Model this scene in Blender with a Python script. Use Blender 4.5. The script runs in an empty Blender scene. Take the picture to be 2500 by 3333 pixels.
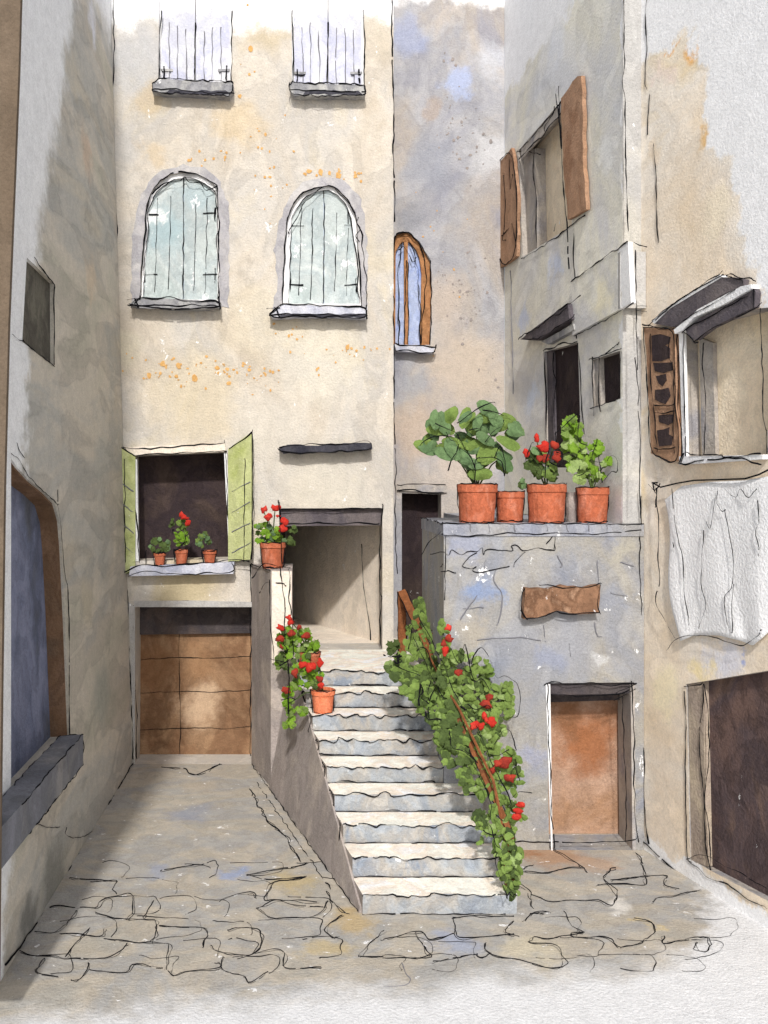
import bpy, math, random
from mathutils import Vector, noise
from mathutils.geometry import tessellate_polygon
R_ = random.Random(7)
F, PU, PV, EYE = 2000.0, 650.0, 1050.0, 3.4
sc = bpy.context.scene
COL = sc.collection

# ---------------------------------------------------------------- geometry helpers
def ray(u, v): return Vector(((u-PU)/F, 1.0, -(v-PV)/F))
CAM = Vector((0, 0, EYE))
def at(u, v, y): return CAM + ray(u, v)*y
def T1(L): return [(x/2, y/2) for x, y in L]
def T2(L): return [(829.5+x/2, y/2) for x, y in L]
def T3(L): return [(x/2, 730+y/2) for x, y in L]
def T4(L): return [(829.5+x/2, 730+y/2) for x, y in L]
def T5(L): return [(x/2, 1460+y/2) for x, y in L]
def T6(L): return [(829.5+x/2, 1460+y/2) for x, y in L]
def Z1(L): return [(862.7+.32*x, 849.4+.32*y) for x, y in L]
def Z2(L): return [(530.9+.2459*x, 1061.8+.2459*y) for x, y in L]
def Z3(L): return [(829.5+.330*x, 1247.6+.330*y) for x, y in L]
def Z4(L): return [(1360.4+.222*x, 544.2+.222*y) for x, y in L]

class Plane:
    def __init__(s, o, n):
        s.o = Vector(o); s.n = Vector(n).normalized()
    def P(s, u, v, off=0.0):
        d = ray(u, v); o = s.o + s.n*off
        return CAM + d*((o-CAM).dot(s.n)/d.dot(s.n))
    def L(s, uv, off=0.0): return [s.P(u, v, off) for u, v in uv]

def resample(pts, step):
    out = [Vector(pts[0])]
    for a, b in zip(pts, pts[1:]):
        a, b = Vector(a), Vector(b); n = max(1, int((b-a).length/step))
        for i in range(1, n+1): out.append(a.lerp(b, i/n))
    return out
def rough(poly, amp=3.0, step=14, seed=0):
    """uneven brush-like outline of a closed pixel polygon"""
    r = random.Random(seed or int(poly[0][0]*7+poly[0][1]))
    pts = resample([(p[0], p[1], 0) for p in list(poly)+[poly[0]]], step)[:-1]
    return [(p.x+r.uniform(-amp, amp), p.y+r.uniform(-amp, amp)) for p in pts]

class MB:
    def __init__(s): s.v = []; s.f = []; s.m = []; s.mats = []
    def mi(s, m):
        if m not in s.mats: s.mats.append(m)
        return s.mats.index(m)
    def face(s, pts, m):
        b = len(s.v); s.v += [Vector(p) for p in pts]; s.f.append(tuple(range(b, b+len(pts)))); s.m.append(s.mi(m))
    def mesh(s, vs, fs, m):
        b = len(s.v); k = s.mi(m); s.v += [Vector(p) for p in vs]
        for f in fs: s.f.append(tuple(b+i for i in f)); s.m.append(k)
    def prism(s, loop, vec, m, holes=(), side=None, hole_side=None):
        """solid: planar loop (3-D points, with holes) pushed along vec"""
        loops = [[Vector(p) for p in loop]] + [[Vector(p) for p in h] for h in holes]
        vec = Vector(vec); flat = [p for l in loops for p in l]; n = len(flat)
        tris = tessellate_polygon(loops)
        s.mesh(flat + [p+vec for p in flat], [tuple(t) for t in tris] + [tuple(n+i for i in reversed(t)) for t in tris], m)
        for k, l in enumerate(loops):
            mm = (side or m) if k == 0 else (hole_side or side or m)
            ll = len(l)
            for i in range(ll):
                a, b = l[i], l[(i+1) % ll]
                s.face([a, b, b+vec, a+vec], mm)
    def slab(s, pl, uv, d0, d1, m, side=None):
        """pixel outline laid on plane pl, solid from offset d0 to d1 along its normal"""
        lp = [pl.P(u, v) + pl.n*d0 for u, v in uv]
        s.prism(lp, pl.n*(d1-d0), m, side=side)
    def box(s, x0, x1, y0, y1, z0, z1, m):
        s.prism([(x0, y0, z0), (x1, y0, z0), (x1, y1, z0), (x0, y1, z0)], (0, 0, z1-z0), m)
    def tube(s, pts, rad, m, n=5):
        pts = [Vector(p) for p in pts]; b = len(s.v); k = s.mi(m); N = len(pts)
        for i, p in enumerate(pts):
            t = (pts[min(i+1, N-1)] - pts[max(i-1, 0)])
            t = t.normalized() if t.length > 1e-9 else Vector((0, 0, 1))
            a = t.cross(Vector((0, 0, 1)) if abs(t.z) < .9 else Vector((1, 0, 0))).normalized(); c = t.cross(a)
            r = rad[i] if isinstance(rad, (list, tuple)) else rad
            for j in range(n):
                q = 2*math.pi*j/n; s.v.append(p + a*math.cos(q)*r + c*math.sin(q)*r)
        for i in range(N-1):
            for j in range(n):
                j2 = (j+1) % n; s.f.append((b+i*n+j, b+i*n+j2, b+(i+1)*n+j2, b+(i+1)*n+j)); s.m.append(k)
        s.f.append(tuple(b+j for j in reversed(range(n)))); s.m.append(k)
        s.f.append(tuple(b+(N-1)*n+j for j in range(n))); s.m.append(k)
    def ink3(s, pts, w=1.5, wob=1.2, m=None, gap=.008, step=7, nrm=None):
        """pen line: thin wobbling strand lying on a surface, w = half width in photo pixels"""
        m = m or INK
        pts = [Vector(p) for p in pts]
        for _ in range(2):                       # round the corners of the stroke a little
            q = [pts[0]]
            for a_, b_ in zip(pts, pts[1:]): q += [a_.lerp(b_, .2), a_.lerp(b_, .8)]
            pts = q + [pts[-1]]
        wob *= 1.35; w *= .88
        dep = max(2.0, pts[0].y); px = dep/F
        rs = resample(pts, step*px); n = len(rs)
        sd = R_.random()*1000
        run, rad = [], []
        for i, p in enumerate(rs):
            o = Vector((noise.noise(Vector((i*.28, sd, 0))), noise.noise(Vector((i*.28, sd, 9))), noise.noise(Vector((i*.28, sd, 20)))))
            o = o*wob*px*2 + Vector((R_.uniform(-.4, .4), R_.uniform(-.4, .4), R_.uniform(-.4, .4)))*px
            if nrm is not None: o = o - nrm*o.dot(nrm)       # the stroke stays on its surface
            else: o.y *= .15
            run.append(p + o)
            rad.append(px*w*max(.28, .78 + 1.0*noise.noise(Vector((i*.19, sd, 40)))+R_.uniform(-.2, .2)))
            if R_.random() < gap and len(run) > 2:
                s.tube(run, rad, m, 4); run, rad = [], []
        if len(run) > 1: s.tube(run, rad, m, 4)
    def ink(s, pl, uv, w=1.5, wob=1.2, off=.006, **k): s.ink3([pl.P(u, v) + pl.n*off for u, v in uv], w, wob, nrm=pl.n, **k)
    def blob(s, c, n, r, m, seed=0, asp=1.0):
        """small flat fleck of dried paint on a surface with normal n"""
        n = Vector(n).normalized(); a = n.cross(Vector((0, 0, 1)))
        a = a.normalized() if a.length > 1e-6 else Vector((1, 0, 0)); b = a.cross(n)
        K = 9; ring = []
        for i in range(K):
            q = 2*math.pi*i/K; rr = r*R_.uniform(.7, 1.15)
            ring.append(Vector(c) + a*math.cos(q)*rr + b*math.sin(q)*rr*asp)
        s.prism(ring, n*.003, m)
    def build(s, name, parent=None, loc=None, smooth=False, label=None, base=None):
        """link as ONE mesh object. vertices are in world space; origin goes to the thing's base"""
        o0 = base if base is not None else (Vector(parent['_base']) if parent is not None else Vector((0, 0, 0)))
        me = bpy.data.meshes.new(name)
        me.from_pydata([tuple(p-o0) for p in s.v], [], s.f)
        for m in s.mats: me.materials.append(m)
        me.polygons.foreach_set('material_index', s.m)
        if smooth: me.polygons.foreach_set('use_smooth', [True]*len(s.f))
        me.update(); me.validate()
        import bmesh
        bm = bmesh.new(); bm.from_mesh(me)
        bmesh.ops.recalc_face_normals(bm, faces=bm.faces); bm.to_mesh(me); bm.free()
        o = bpy.data.objects.new(name, me); COL.objects.link(o)
        if parent is not None:
            o.parent = parent
            o['_base'] = parent['_base']
        else:
            o.location = o0; o['_base'] = list(o0)
        if label: o['label'] = label
        return o

def thing(name, label, cat, loc, group=None):
    o = bpy.data.objects.new(name, None); COL.objects.link(o); o.location = loc; o.empty_display_size = .2
    o['label'] = label; o['category'] = cat; o['_base'] = list(loc)
    if group: o['group'] = group
    return o
def tag(o, label, cat, group=None):
    o['label'] = label; o['category'] = cat
    if group: o['group'] = group
    return o

# ---------------------------------------------------------------- materials
def lin(h, k=1.0):
    h = h.lstrip('#'); out = []
    for i in (0, 2, 4):
        c = int(h[i:i+2], 16)/255; c = c/12.92 if c <= .04045 else ((c+.055)/1.055)**2.4
        out.append(min(.9, c*k))
    return (*out, 1)
PAPER = (.89, .89, .89, 1)
def wash(name, cols, s=1.0, bloom=.10, grain=.10, spots=(), fades=(), specks=0.0, rough=.9, bump=.55, k=1.0, paper=None, ys=1.0, streak=.7, soft=.5):
    """pigment wash on rough plaster: two or three pigments run into each other, drying lines, granulation, bare patches"""
    m = bpy.data.materials.new(name); m.use_nodes = True; nt = m.node_tree; N = nt.nodes; Lk = nt.links
    bs = N['Principled BSDF']; bs.inputs['Roughness'].default_value = rough
    bs.inputs['Specular IOR Level'].default_value = .15
    def nd(t, **kw):
        n = N.new(t)
        for a, b in kw.items(): setattr(n, a, b)
        return n
    def put(sock, val):
        if hasattr(val, 'links') or hasattr(val, 'is_linked'): Lk.new(val, sock)
        else: sock.default_value = val
    def math_(op, a, b=0.0, c=None, clamp=False):
        n = nd('ShaderNodeMath', operation=op, use_clamp=clamp); put(n.inputs[0], a); put(n.inputs[1], b)
        if c is not None: put(n.inputs[2], c)
        return n.outputs[0]
    def mix(f, a, b, mode='MIX'):
        n = nd('ShaderNodeMix', data_type='RGBA', blend_type=mode); put(n.inputs[0], f); put(n.inputs[6], a); put(n.inputs[7], b); return n.outputs[2]
    def smooth(x, a, b):
        n = nd('ShaderNodeMapRange', interpolation_type='SMOOTHSTEP'); put(n.inputs[0], x); n.inputs[1].default_value = a; n.inputs[2].default_value = b; return n.outputs[0]
    geo = nd('ShaderNodeNewGeometry'); pos = geo.outputs['Position']
    mp = nd('ShaderNodeMapping'); mp.inputs['Scale'].default_value = (1, ys, streak); Lk.new(pos, mp.inputs[0]); pm = mp.outputs[0]
    off = R_.uniform(0, 50); mp.inputs['Location'].default_value = (off, off*.3, 0)
    def nz(scale, det=5, dist=0.0, rg=.55, vec=None, out=0):
        n = nd('ShaderNodeTexNoise'); n.inputs['Scale'].default_value = scale; n.inputs['Detail'].default_value = det
        n.inputs['Distortion'].default_value = dist; n.inputs['Roughness'].default_value = rg; Lk.new(vec or pm, n.inputs['Vector']); return n.outputs[out]
    n1 = nz(.9*s, 6, .5, .6)
    cr = nd('ShaderNodeValToRGB'); e = cr.color_ramp
    lo, hi = .5-.5*soft*.6, .5+.5*soft*.6
    K = len(cols)
    while len(e.elements) < K: e.elements.new(.5)
    for i, c in enumerate(cols):
        e.elements[i].position = lo + (hi-lo)*(i/max(1, K-1)); e.elements[i].color = lin(c, k)
    Lk.new(n1, cr.inputs[0]); col = cr.outputs[0]
    # blooms: overlapping layers with a hard drying edge
    n2 = nz(2.2*s, 4, .8, .5)
    lay = smooth(n2, .455, .52)
    col = mix(math_('MULTIPLY', lay, bloom), col, (.25, .25, .27, 1), 'MULTIPLY')
    edge = math_('SUBTRACT', 1.0, math_('MULTIPLY', math_('ABSOLUTE', math_('SUBTRACT', n2, .52)), 55.0), clamp=True)
    col = mix(math_('MULTIPLY', edge, bloom*.6), col, (.2, .18, .17, 1), 'MULTIPLY')
    # soft charge of cool pigment
    # warped position for spots and wash limits
    wn = nd('ShaderNodeVectorMath', operation='SCALE')
    sub = nd('ShaderNodeVectorMath', operation='SUBTRACT'); Lk.new(nz(2.6, 6, 0, .65, pos, 1), sub.inputs[0]); sub.inputs[1].default_value = (.5, .5, .5)
    Lk.new(sub.outputs[0], wn.inputs[0]); wn.inputs['Scale'].default_value = .75
    ad = nd('ShaderNodeVectorMath', operation='ADD'); Lk.new(pos, ad.inputs[0]); Lk.new(wn.outputs[0], ad.inputs[1]); wp = ad.outputs[0]
    for c, r, hx, st in spots:
        d = nd('ShaderNodeVectorMath', operation='DISTANCE'); Lk.new(wp, d.inputs[0]); d.inputs[1].default_value = c
        f = smooth(d.outputs[1], r*1.15, r*.35)
        col = mix(math_('MULTIPLY', f, st), col, lin(hx, k))
    if specks:
        sp = smooth(nz(7.0, 7, .3, .7), .68-specks*.08, .70-specks*.08)
        col = mix(math_('MULTIPLY', sp, .85), col, PAPER)
    for (a, b, c, d, w) in fades:
        dt = nd('ShaderNodeVectorMath', operation='DOT_PRODUCT'); Lk.new(wp, dt.inputs[0]); dt.inputs[1].default_value = (a, b, c)
        fz = math_('ADD', math_('SUBTRACT', dt.outputs[1], d), math_('MULTIPLY', math_('SUBTRACT', nz(14, 4, 0, .6, pos), .5), .12))
        f = smooth(fz, 0.0, w)
        col = mix(f, col, paper or PAPER)
    g = nz(48, 3, 0, .7, pos); g2 = nz(130, 2, 0, .6, pos)
    g3 = nz(9, 6, .4, .7, pos)
    gm = math_('MULTIPLY_ADD', math_('ADD', math_('ADD', g, g2), math_('MULTIPLY', math_('SUBTRACT', g3, .5), .9)), grain*4.4, 1.0-grain*4.4)
    gc = nd('ShaderNodeCombineColor'); [put(gc.inputs[i], gm) for i in range(3)]
    col = mix(1.0, col, gc.outputs[0], 'MULTIPLY')
    Lk.new(col, bs.inputs['Base Color'])
    bp = nd('ShaderNodeBump'); bp.inputs['Strength'].default_value = bump; bp.inputs['Distance'].default_value = .02
    Lk.new(nz(40, 3, 0, .6, pos), bp.inputs['Height']); Lk.new(bp.outputs[0], bs.inputs['Normal'])
    return m
INK = bpy.data.materials.new('pen_ink'); INK.use_nodes = True
b_ = INK.node_tree.nodes['Principled BSDF']; b_.inputs['Base Color'].default_value = (.006, .006, .008, 1); b_.inputs['Roughness'].default_value = .8; b_.inputs['Specular IOR Level'].default_value = .1
PENCIL = INK.copy(); PENCIL.name = 'pencil_grey'; PENCIL.node_tree.nodes['Principled BSDF'].inputs['Base Color'].default_value = (.2, .2, .22, 1)

# ---------------------------------------------------------------- planes of the place
YA, YB, YT = 11.33, 12.2, 8.65
ZP = (EYE)
A = Plane((0, YA, 0), (0, -1, 0))
B = Plane((0, YB, 0), (0, -1, 0))
TW = Plane((0, YT, 0), (0, -1, 0))
Lw = Plane((-2.062, 8, 0), (1, 0, .0285))
q1 = at(1345, 1050, 8.68); q2 = at(1090, 1050, 12.2)
dC = Vector((q2.x-q1.x, q2.y-q1.y, 0)).normalized()
C = Plane(q1, (-dC.y, dC.x, 0))
r1 = Vector(((1392-650)/F*YT, YT, 0)); r2 = Vector((3.58, 7.16, 0)); dR = (r2-r1).normalized()
RP = Plane(r1, (dR.y, -dR.x, 0))
if RP.n.x > 0: RP.n = -RP.n
if C.n.x > 0: C.n = -C.n
G = Plane((0, 0, 0), (0, 0, 1))
DT, DA = Plane((0, YT+.40, 0), (0, -1, 0)), Plane((0, YA+.40, 0), (0, -1, 0))
def zA(v): return A.P(650, v).z

# ---------------------------------------------------------------- paints
def on(pl, u, v, rpx, hx, st):
    p = pl.P(u, v); return (tuple(p), rpx*p.y/F, hx, st)
M_A = wash('cream_plaster_wash', ['#d8ccba', '#e2d9cb', '#dad4cb', '#e3d8c2'], 1.1, .13, .10, k=.80,
    spots=[on(A, 290, 130, 90, '#cfcfd0', .8), on(A, 265, 330, 60, '#cbc8c4', .7), on(A, 320, 220, 40, '#dcc294', .45), on(A, 520, 260, 60, '#e0c698', .5),
           on(A, 330, 330, 35, '#dfc59a', .4), on(A, 690, 780, 120, '#ebe4d4', .7), on(A, 560, 60, 70, '#d5c5a6', .7), on(A, 800, 90, 60, '#d8ccb8', .6),
           on(A, 420, 860, 130, '#e6d6b6', .6), on(A, 580, 930, 90, '#e4ddd0', .6), on(A, 700, 1040, 110, '#e3dccd', .7), on(A, 400, 1265, 90, '#d3c39c', .8),
           on(A, 790, 560, 60, '#ddd0b4', .5), on(A, 560, 700, 100, '#e8dcc2', .5), on(A, 270, 760, 40, '#d8cfb8', .7), on(A, 840, 1250, 60, '#ddd2bd', .7)],
    fades=[(0, 0, 1, zA(78), .3)], specks=.3)
M_AG = wash('arch_shade_band', ['#b9b6b6', '#a9a7ab', '#c4c1bf'], 2.5, .15, .1, soft=.4)  # grey tone paints the shade around the arches
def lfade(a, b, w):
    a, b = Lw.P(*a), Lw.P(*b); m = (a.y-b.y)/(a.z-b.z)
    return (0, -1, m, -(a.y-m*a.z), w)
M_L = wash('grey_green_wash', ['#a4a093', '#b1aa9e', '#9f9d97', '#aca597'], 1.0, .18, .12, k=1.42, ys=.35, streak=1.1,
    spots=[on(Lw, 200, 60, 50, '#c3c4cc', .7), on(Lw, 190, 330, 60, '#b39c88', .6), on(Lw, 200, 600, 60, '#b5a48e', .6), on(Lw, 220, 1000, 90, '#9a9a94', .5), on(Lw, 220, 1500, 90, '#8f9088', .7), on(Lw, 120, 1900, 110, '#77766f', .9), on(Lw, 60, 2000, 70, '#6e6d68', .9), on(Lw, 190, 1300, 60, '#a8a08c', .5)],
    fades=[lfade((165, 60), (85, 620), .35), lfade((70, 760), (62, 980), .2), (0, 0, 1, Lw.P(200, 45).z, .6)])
M_B = wash('lavender_grey_wash', ['#a9aab4', '#bdbcbf', '#c8bfb6', '#b4b2b8'], .9, .14, .1,
    spots=[on(B, 880, 80, 50, '#aab4d4', .6), on(B, 985, 170, 40, '#b9c6e8', .8), on(B, 1050, 330, 55, '#d8d8da', .9), on(B, 1060, 130, 50, '#d6d8de', .8), on(B, 920, 350, 70, '#a3a7b2', .6), on(B, 880, 470, 40, '#96989f', .7),
           on(B, 960, 650, 70, '#cdbfb2', .8), on(B, 1010, 800, 110, '#d2c3b2', .9), on(B, 900, 930, 80, '#cbb8a6', .8), on(B, 890, 820, 40, '#aeb0b6', .7), on(B, 1000, 1010, 80, '#d4c6b8', .8), on(B, 930, 240, 30, '#bba999', .6)],
    fades=[(0, 0, 1, B.P(950, 22).z, .2)], k=.80)
M_C = wash('pale_grey_wash', ['#bfc0c2', '#cac9c5', '#d2cfc2', '#c2c1c0'], 1.1, .14, .1, bump=.3, k=1.3, ys=.5,
    spots=[on(C, 1200, 100, 60, '#c9ccd2', .6), on(C, 1190, 25, 20, '#b7c4e6', .6), on(C, 1130, 700, 40, '#aab4cc', .7), on(C, 1150, 860, 50, '#b7c0cf', .8), on(C, 1310, 640, 50, '#d6cfb4', .7), on(C, 1310, 330, 50, '#d4d5d2', .6), on(C, 1200, 570, 40, '#b9c2d6', .7), on(C, 1300, 930, 60, '#d9d6cc', .7), on(C, 1270, 690, 25, '#a9b6bd', .6)],
    fades=[(0, 0, 1, C.P(1230, 30).z, .12), (0, -1, 0, -8.70, .05)])
M_R = wash('ochre_cream_wash', ['#dccab0', '#e0d2be', '#e4d9cc', '#dccaaa'], 1.0, .12, .1, bump=.28, k=1.19, ys=.6,
    spots=[on(RP, 1500, 110, 40, '#d9a45c', .9), on(RP, 1450, 105, 20, '#d49844', .9), on(RP, 1530, 290, 40, '#d8b074', .8), on(RP, 1430, 160, 40, '#dccbc0', .8), on(RP, 1420, 330, 30, '#d6c4ac', .6), on(RP, 1540, 470, 60, '#dcd0b8', .7), on(RP, 1560, 1420, 60, '#c9cbd6', .8), on(RP, 1600, 1410, 18, '#7f97d0', .7), on(RP, 1520, 1440, 40, '#e4d09c', .7), on(RP, 1440, 1500, 60, '#e4d6b2', .6)],
    fades=[(0, 0, 1, RP.P(1450, 105).z, .12), (0, -1, .34, -7.72+.34*6.25, .1), (0, 0, -1, -.16, .08)])
M_T = wash('blue_grey_wash', ['#a7acb8', '#b5b6ba', '#c1bcb2', '#abaeb8'], 1.3, .15, .1, k=.68,
    spots=[on(TW, 1050, 1285, 40, '#94abd6', .7), on(TW, 1010, 1170, 50, '#aab2cc', .7), on(TW, 1180, 1180, 70, '#bfb9ac', .7), on(TW, 1150, 1640, 40, '#b0b4c8', .9), on(TW, 1120, 1640, 20, '#e4e4e8', .8), on(TW, 1010, 1370, 40, '#c4bbac', .7), on(TW, 1240, 1390, 90, '#b4b5ba', .6), on(TW, 1330, 1300, 40, '#a9adb8', .8), on(TW, 1200, 1420, 40, '#a2aac2', .6), on(TW, 1340, 1200, 40, '#c8c2b2', .8), on(TW, 1300, 1420, 25, '#dfdfe0', .8)], specks=.5)
M_WHITE = wash('bare_white_paint', ['#efefee', '#e6e6e8', '#f2f2f0'], 2, .05, .06)
M_LAV = wash('lavender_sill', ['#b9bccb', '#cfd0d8', '#a9adc0'], 3, .15, .1, specks=.4)
M_SILL = wash('grey_stone_sill', ['#a9a9aa', '#8f8f93', '#bdbcb8'], 4, .2, .1, specks=.3)
M_DARKSTONE_SHADE = wash('dark_slate_and_shade', ['#3d3d46', '#4c4b52', '#34343d'], 5, .2, .15)  # slate tone, also used to darken the shaded passage
M_SHUT = wash('pale_blue_shutter', ['#b7c2c0', '#c6cecc', '#b2bdbe', '#d0d6d3'], 2.2, .14, .09, specks=.7, spots=[on(A, 350, 500, 60, '#a3b8bd', .8), on(A, 440, 430, 40, '#a8babf', .6), on(A, 330, 470, 20, '#eef0ee', .9)])
M_SHUTUP = wash('pale_lilac_shutter', ['#c9cad6', '#d4d5da', '#c3c5d8', '#dddde0'], 1.8, .1, .08, fades=[(0, 0, 1, zA(42), .25)], specks=.2)
M_GREEN = wash('olive_green_shutter', ['#b0b77c', '#bcc18c', '#a1aa68'], 2.5, .15, .1, specks=.15)
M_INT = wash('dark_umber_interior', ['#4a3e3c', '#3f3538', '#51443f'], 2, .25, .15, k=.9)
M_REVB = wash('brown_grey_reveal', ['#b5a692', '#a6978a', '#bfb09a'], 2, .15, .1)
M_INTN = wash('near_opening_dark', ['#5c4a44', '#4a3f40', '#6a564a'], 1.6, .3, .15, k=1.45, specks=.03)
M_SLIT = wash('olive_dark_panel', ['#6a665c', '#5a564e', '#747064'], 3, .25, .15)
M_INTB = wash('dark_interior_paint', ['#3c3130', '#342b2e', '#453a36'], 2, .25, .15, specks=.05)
M_GARAGE = wash('brown_plank_wash', ['#80644c', '#8c7056', '#725640', '#96785c'], 1.6, .2, .14, k=1.3, spots=[on(DA, 430, 1530, 60, '#b39a80', .85), on(DA, 420, 1430, 50, '#8f6e50', .6), on(DA, 330, 1450, 60, '#74543a', .6), on(DA, 500, 1600, 40, '#6a4e3a', .6)])
M_BROWN = wash('sienna_door_wash', ['#b0907a', '#ba9a84', '#a88468'], 1.5, .16, .14, k=.92, spots=[on(DT, 1270, 1600, 90, '#99603a', .85), on(DT, 1220, 1540, 50, '#7e5538', .75), on(DT, 1320, 1530, 50, '#84593c', .7)])
M_SHUTBR = wash('brown_shutter_wash', ['#9c7a60', '#a4836a', '#8e6c54'], 3, .16, .12, k=1.15)
M_SLATE = wash('slate_blue_door', ['#5d6276', '#6d7184', '#555a6c', '#4e5057'], 1.5, .2, .13, k=1.6)
M_JAMB = wash('brown_jamb_wash', ['#a08068', '#907056', '#86705c'], 2, .18, .13, k=.75)
M_REVEAL = wash('warm_grey_reveal', ['#a59f9a', '#b4aca2', '#99979a'], 3, .14, .1)
M_BEIGE = wash('beige_reveal_wash', ['#d0c5b6', '#d8cdbe', '#d5ccc0'], 2, .1, .1, specks=.1, k=1.22)
M_BEIGE2 = wash('beige_panel_wash', ['#d8c6a8', '#e0d2ba', '#dccab0'], 2, .1, .1, specks=.2, k=1.15)
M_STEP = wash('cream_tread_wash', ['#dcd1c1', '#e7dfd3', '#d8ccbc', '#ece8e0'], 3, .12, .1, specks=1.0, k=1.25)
M_RISER = wash('shaded_riser_wash', ['#9fa7b2', '#b0b5ba', '#bdb8b0', '#98a2b0'], 3.0, .2, .1, specks=.4, k=.9)  # blue-grey puts the shade of the risers into their colour
M_SIDE = wash('mauve_grey_wash', ['#a29893', '#948c88', '#b0a59b'], 1.6, .15, .12, k=1.15)
M_LEDGE = wash('blue_grey_ledge', ['#84858c', '#75767c', '#8f8d8c'], 2, .15, .12)
M_COPE = wash('lilac_grey_coping', ['#a6aab8', '#b2b4bc', '#bab8b6'], 3, .18, .1, specks=.6, k=.72)
M_PIER = wash('pale_pier_wash', ['#d8d6d2', '#cfcdca', '#dedad0'], 1.6, .12, .1, specks=.4, k=.74)
M_RUST = wash('rusty_brown_rail', ['#7c4a2c', '#8a5634', '#663e28'], 6, .2, .15, rough=.7)
M_TERRA = wash('terracotta_wash', ['#cc7656', '#c06a4a', '#d4866a'], 7, .18, .12, k=.85)
M_TERRA2 = wash('pink_terracotta_wash', ['#e58a66', '#dd7850', '#ea9c7c'], 7, .15, .12)
M_SOIL = wash('dark_soil', ['#3a2c1e', '#4a3826'], 10, .2, .2)
LEAF = [wash('leaf_mid', ['#677f3e', '#748a46', '#5c7236'], 3, .22, .14, k=.95), wash('leaf_dark', ['#48582f', '#536436', '#3f4e2b'], 3, .2, .14, k=.9), wash('leaf_light', ['#82985a', '#8ea264', '#768c4a'], 3, .2, .14, k=.95), wash('leaf_blue', ['#5c7650', '#6a8458', '#506a42'], 3, .22, .14, k=.9), wash('leaf_bright', ['#769a2e', '#688c28', '#82a43a'], 3, .2, .14, k=.92)]
M_RED = wash('red_petal', ['#d03a2e', '#bc3026', '#d8483a'], 12, .1, .1, k=.85)
M_RED2 = wash('dark_red_petal', ['#a83a2a', '#90342a', '#b2402e'], 12, .1, .1, k=.85)
M_PLAQ = wash('brown_plaque_wash', ['#80604a', '#8e6c54', '#70523e', '#9c7c64'], 6, .2, .15, specks=.7)
M_BOARD = wash('brown_card', ['#776756', '#7f6f5e', '#6d5e4e'], 2, .1, .12, k=.75)
M_BLUEW = wash('blue_pane_wash', ['#9fb0dc', '#b4c0dc', '#8fa2d4'], 4, .15, .1, specks=.3)
M_ORANGE = wash('orange_frame_wash', ['#a0704a', '#b08058', '#86603f'], 6, .2, .12, specks=.2)
M_SHADEBAND = wash('shade_band_wash', ['#57504f', '#4a4548', '#625651'], 2, .25, .15, k=1.0)  # dark colour standing in for shade under the door heads
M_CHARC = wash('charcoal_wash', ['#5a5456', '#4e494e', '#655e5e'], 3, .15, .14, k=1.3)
M_SHEET = wash('white_sheet_cloth', ['#f0f0f0', '#eaeaee', '#f4f4f2'], 1.5, .04, .06, k=1.1)
M_OCHRE = wash('ochre_fleck', ['#c99a5c', '#d4aa70'], 20, 0, .1)
M_GREYF = wash('grey_fleck', ['#8d8785', '#a09690'], 20, 0, .1)
gsp = lambda u, v, r, h, s: on(G, u, v, r, h, s)
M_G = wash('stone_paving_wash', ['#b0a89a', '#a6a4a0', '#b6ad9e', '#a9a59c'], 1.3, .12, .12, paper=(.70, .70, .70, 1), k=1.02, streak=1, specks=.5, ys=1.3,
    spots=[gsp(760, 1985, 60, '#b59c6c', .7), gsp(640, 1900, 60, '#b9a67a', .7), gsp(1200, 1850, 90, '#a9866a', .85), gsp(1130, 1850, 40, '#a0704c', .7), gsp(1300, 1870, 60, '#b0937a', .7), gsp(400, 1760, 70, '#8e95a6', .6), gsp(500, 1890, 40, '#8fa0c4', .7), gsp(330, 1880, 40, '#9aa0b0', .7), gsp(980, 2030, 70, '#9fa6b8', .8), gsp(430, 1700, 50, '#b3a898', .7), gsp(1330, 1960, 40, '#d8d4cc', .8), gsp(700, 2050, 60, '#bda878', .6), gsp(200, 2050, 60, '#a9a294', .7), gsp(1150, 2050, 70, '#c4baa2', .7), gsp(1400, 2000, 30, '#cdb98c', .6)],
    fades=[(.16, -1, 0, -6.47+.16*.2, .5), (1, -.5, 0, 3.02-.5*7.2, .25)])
M_SKYW = None

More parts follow.
